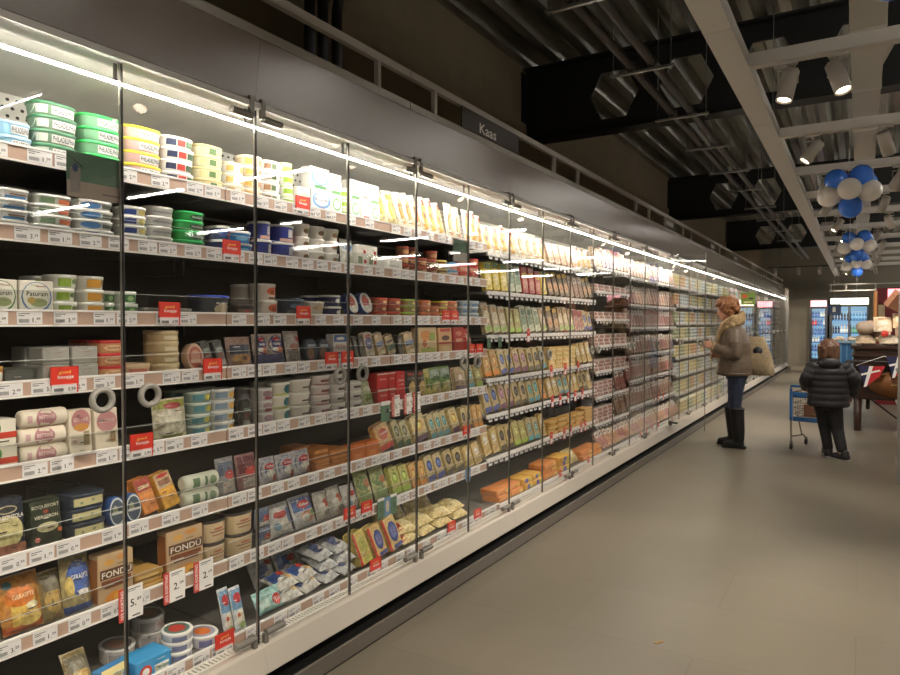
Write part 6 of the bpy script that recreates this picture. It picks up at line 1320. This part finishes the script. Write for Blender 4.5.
b = MB(); stack(b, [(.01, 0, .80, .115, .165), (.0, 0, .93, .14, .175), (.01, 0, .98, .12, .155)])
limb(b, [(0, .09, .86), (.012, .095, .5), (-.0, .095, .40)], [.1, .072, .064]); limb(b, [(.0, -.09, .86), (.05, -.09, .5), (.055, -.092, .40)], [.1, .072, .064])
fuse(b, 'jeans', .010, M_JEAN, W, 4)
M_BOOT = mat((16, 15, 15), .65)
for an in ((-.03, .095), (.06, -.10)):
    b = MB(); limb(b, [(an[0] + .02, an[1], .45), (an[0], an[1], .2), (an[0] - .005, an[1], .09)], [.079, .068, .058])
    limb(b, [(an[0] - .035, an[1], .055), (an[0] + .06, an[1], .05), (an[0] + .15, an[1], .04)], [.05, .05, .038]); b.box(an[0] - .085, an[0] + .175, an[1] - .04, an[1] + .04, .004, .03, S_)
    fo = fuse(b, 'boot', .008, M_BOOT, W, 3)
    zmin = min(v.co.z for v in fo.data.vertices); fo.location.z = -zmin + .0005
    MB().torus((an[0] + .02, an[1], .455), .078, .01, M_BOOT, 'Z', 20, 6).build('boot_cuff', fo)
M_HAIR = noisy('red_hair', (92, 56, 32), (166, 110, 66), 60, .55, 0, (1, 1, 1), 4, .5)
b = MB(); rnd = random.Random(9)
for k in range(260):
    v = Vector((rnd.gauss(0, 1), rnd.gauss(0, 1), rnd.gauss(0, 1))).normalized()
    if v.x > .35 and v.z < .45: continue
    if v.z < -.75: continue
    if v.x > .0 and v.z < -.15 and abs(v.y) < .9: continue
    p = HM @ Vector((-.02 + v.x * .124, v.y * .112, .030 + v.z * .118)); b.sphere(p, rnd.uniform(.017, .032), S_, 8, 6)
b.sphere((-.024, 0, .034), .108, S_, 16, 10, (1, .88, 1), HM)
fuse(b, 'hair', .007, M_HAIR, W, 1)
# tote bag on her shoulder
M_TOTE = noisy('canvas', (150, 132, 104), (176, 158, 128), 30, .85, 0, (1, 1, 1), 4, .2)
T = empty('tote_bag', (XWm + .19, YWm + .26, .83), pi); tag(T, 'beige canvas tote bag hanging from the shoulder of the person in brown', 'bag')
b = MB(); secs = []
for z, hw, ht, sh_ in ((0, .13, .045, -.035), (.03, .15, .065, -.03), (.12, .15, .075, -.02), (.26, .13, .06, -.005), (.38, .105, .04, .015), (.44, .09, .018, .025), (.46, .085, .012, .03)):
    secs.append([(sh_ + hw * sup(t, 3.2)[0], ht * sup(t, 2.4)[1], z) for t in [2 * pi * k / 28 for k in range(28)]])
b.loft(secs, M_TOTE); b.build('bag_body', T)
MB().lathe([(.001, 0), (.05, 0), (.05, .003), (.001, .003)], mat((44, 50, 56), .6), 20, 'Y', (.0, .056, .29)).build('round_print', T)
MB().tube([(.10, .0, .45), (.17, .0, .53), (.24, -.0, .605), (.275, .01, .622), (.31, .03, .605)], .010, M_TOTE, 8).build('strap', T)
# --- the child with the small cart, seen from behind
YK = 8.18; XK = xat(829, YK, 0)
Kd = empty('person', (XK, YK, 0), radians(100)); tag(Kd, 'child in a navy quilted jacket pushing a small blue cart, seen from behind', 'person')
b = MB()
stack(b, [(0, 0, .56, .085, .115), (0, 0, .64, .095, .12), (0, 0, .76, .08, .105), (0, 0, .92, .09, .125), (0, 0, 1.0, .07, .125), (0, 0, 1.04, .045, .06)])
limb(b, [(0, 0, 1.03), (.015, 0, 1.1)], [.042, .04]); HK = head(b, (.02, 0, 1.155), .93, .1)
lL = [(0, .06, .58), (.09, .02, .34), (.09, -.02, .07)]; lR = [(0, -.06, .58), (.0, -.09, .32), (-.06, -.13, .075)]
for q in (lL, lR): limb(b, q, [.066, .045, .034])
limb(b, [(.07, -.02, .035), (.19, -.02, .028)], [.03, .024]); limb(b, [(-.08, -.15, .035), (.03, -.07, .028)], [.03, .024])
aL = [(0, .125, 1.0), (-.04, .215, .84), (.21, .19, .745)]; aR = [(0, -.125, 1.0), (-.03, -.235, .86), (.07, -.225, .68)]
limb(b, aL, [.038, .03, .022]); hand(b, aL[2], (.28, .18, .735), (0, -1, .2), (.1, 0, -1), .78)
limb(b, aR, [.038, .03, .022]); hand(b, aR[2], (.10, -.22, .6), (1, .3, 0), (0, 1, 0), .78)
fuse(b, 'body', .006, SKIN, Kd, 4); eyes(HK, Kd)
M_PUFF = mat((27, 25, 30), .5, name='quilted_navy')
def puff(r, s): return r * (1 + .06 * abs(sin(s)) ** .6)
b = MB(); secs = []
for i in range(46):
    f = i / 45; z = .565 + f * .475
    rx = .155 - .02 * f if f < .75 else .14 * (1 - ((f - .75) / .25) ** 2 * .55); ry = .195 - .015 * f if f < .75 else .184 * (1 - ((f - .75) / .25) ** 2 * .5)
    k = 1 + .055 * abs(sin(f * pi * 7)) ** .55; secs.append((0, 0, z, rx * k, ry * k))
stack(b, secs, 32)
for a, s in ((aL, 1), (aR, -1)):
    pts = []; rs = []
    A = [Vector(p) for p in a]
    for i in range(27):
        f = i / 24; p = A[0].lerp(A[1], f * 2) if f < .5 else A[1].lerp(A[2], (f - .5) * 2 * .94)
        if i > 24: break
        pts.append(p); rs.append((.078 - .026 * f) * (1 + .1 * abs(sin(f * pi * 6)) ** .6))
    b.tube([pts[0] + (pts[0] - pts[1]) * .8] + pts + [pts[-1] + (pts[-1] - pts[-2]) * .2], [.04] + rs + [.03], S_, 16)
jk = fuse(b, 'quilted_jacket', .008, M_PUFF, Kd, 1)
b = MB(); b.sphere((-.1, 0, 1.02), .08, S_, 18, 12, (.55, 1.35, .8)); b.torus((-.01, 0, 1.065), .075, .03, S_, 'Z', 24, 10); fuse(b, 'hood', .008, M_PUFF, jk, 3)
M_TRS = mat((26, 25, 27), .75)
b = MB(); stack(b, [(0, 0, .53, .09, .12), (0, 0, .62, .10, .125)])
limb(b, [lL[0], lL[1], (.09, -.018, .1)], [.078, .06, .05]); limb(b, [lR[0], lR[1], (-.056, -.127, .11)], [.08, .062, .052]); fuse(b, 'trousers', .008, M_TRS, Kd, 3)
for p, q in (((.06, -.02), (.22, -.02)), ((-.10, -.165), (.045, -.055))):
    b = MB(); limb(b, [(p[0], p[1], .05), ((p[0] * .55 + q[0] * .45), (p[1] * .55 + q[1] * .45), .048), (q[0], q[1], .035)], [.043, .043, .032]); limb(b, [(p[0] * .9 + q[0] * .1, p[1] * .9 + q[1] * .1, .05), (p[0] * .85 + q[0] * .15, p[1] * .85 + q[1] * .15, .10)], [.042, .042])
    fo = fuse(b, 'shoe', .006, mat((34, 33, 36), .5), Kd, 3); zm = min(v.co.z for v in fo.data.vertices); fo.location.z = -zm + .0005
    d = Vector((q[0] - p[0], q[1] - p[1], 0)).normalized(); c = Vector((p[0] + q[0], p[1] + q[1], 0)) / 2; Mx = Matrix.Translation(c + Vector((0, 0, zm - .001 + .0012))) @ Matrix.Rotation(math.atan2(d.y, d.x), 4, 'Z')
    MB().bbox(-.115, .115, -.04, .04, 0, .016, mat((150, 148, 146), .5), .036, 5, Mx).build('sole', fo)
M_HB = noisy('brown_hair', (66, 42, 26), (112, 76, 50), 50, .5, 0, (1, 1, .25), 4, .4)
b = MB(); b.sphere((-.022, 0, .026), .118, S_, 20, 14, (.95, .92, .96), HK); b.sphere((-.035, 0, -.045), .092, S_, 18, 12, (.8, 1.1, 1.05), HK); rnd = random.Random(3)
for k in range(70):
    a = rnd.uniform(.7, 2 * pi - .7); p0 = HK @ Vector((-.02 + .108 * cos(a), .1 * sin(a), rnd.uniform(-.02, .06))); p1 = HK @ Vector((-.03 + .1 * cos(a), .1 * sin(a), rnd.uniform(-.13, -.07)))
    limb(b, [p0, p1], [.016, .007], 6)
fuse(b, 'hair', .006, M_HB, Kd, 1)
# small blue shopping cart
XC = xat(813, 8.7, .4); Cr = empty('shopping_cart', (XC, 8.76, 0), radians(80)); tag(Cr, 'small blue and chrome shopping cart pushed by the child', 'shopping cart')
M_BLUE = mat((44, 110, 176), .4); M_CHR = mat((190, 186, 178), .25, .9)
MB().tube([(-.26, -.16, .68), (-.27, -.16, .735), (-.27, .16, .735), (-.26, .16, .68)], .014, M_BLUE, 10).build('handle', Cr)
for s in (-1, 1):
    MB().bbox(-.265, -.21, s * .165 - .012, s * .165 + .012, .34, .70, M_BLUE, .008).build('side_post', Cr)
    MB().tube([(-.235, s * .165, .36), (-.22, s * .165, .16), (-.21, s * .165, .085)], .011, M_CHR, 8).build('rear_leg', Cr)
    MB().tube([(-.22, s * .165, .15), (.15, s * .13, .13), (.24, s * .12, .085)], .010, M_CHR, 8).build('base_tube', Cr)
MB().tube([(.1, -.13, .13), (-.02, -.15, .38)], .009, M_CHR, 8).build('brace', Cr); MB().tube([(.1, .13, .13), (-.02, .15, .38)], .009, M_CHR, 8).build('brace', Cr)
b = MB()
for k in range(9):
    t = k / 8; x = -.2 + .48 * t; hw = .155 - .03 * t; b.tube([(x, -hw, .66), (x * .96, -hw * .9, .36), (x * .96, hw * .9, .36), (x, hw, .66)], .0035, M_CHR, 6)
for z in (.36, .42, .48, .54, .60, .66):
    f = (z - .36) / .3; p = [(-.2, -.14 - .015 * f, z), (.27 + .01 * f, -.112 - .013 * f, z), (.27 + .01 * f, .112 + .013 * f, z), (-.2, .14 + .015 * f, z), (-.2, -.14 - .015 * f, z)]; b.tube(p, .0035 if z < .65 else .007, M_CHR, 6)
b.build('wire_basket', Cr)
MB().box(-.22, -.205, -.15, .15, .33, .38, M_BLUE).build('bottom_bar', Cr); MB().box(-.222, -.207, -.15, .15, .6, .66, M_BLUE).build('seat_flap', Cr)
for x, y in ((-.21, .165), (-.21, -.165), (.24, .12), (.24, -.12)):
    w_ = MB().lathe([(.001, -.012), (.034, -.012), (.038, -.006), (.038, .006), (.034, .012), (.001, .012)], mat((40, 40, 42), .5), 18, 'Y').build('caster', Cr); w_.location = (x, y, .0385)
    MB().box(-.012, .012, -.018, .018, .0385, .05, M_CHR).build('caster_fork', w_)
wb = MB().bbox(-.09, .09, -.06, .06, 0, .14, mat((120, 78, 50), .6), .01).build('paper_bag'); wb.location = (XC, 8.82, .365); tag(wb, 'small brown paper bag inside the little blue cart', 'bag')
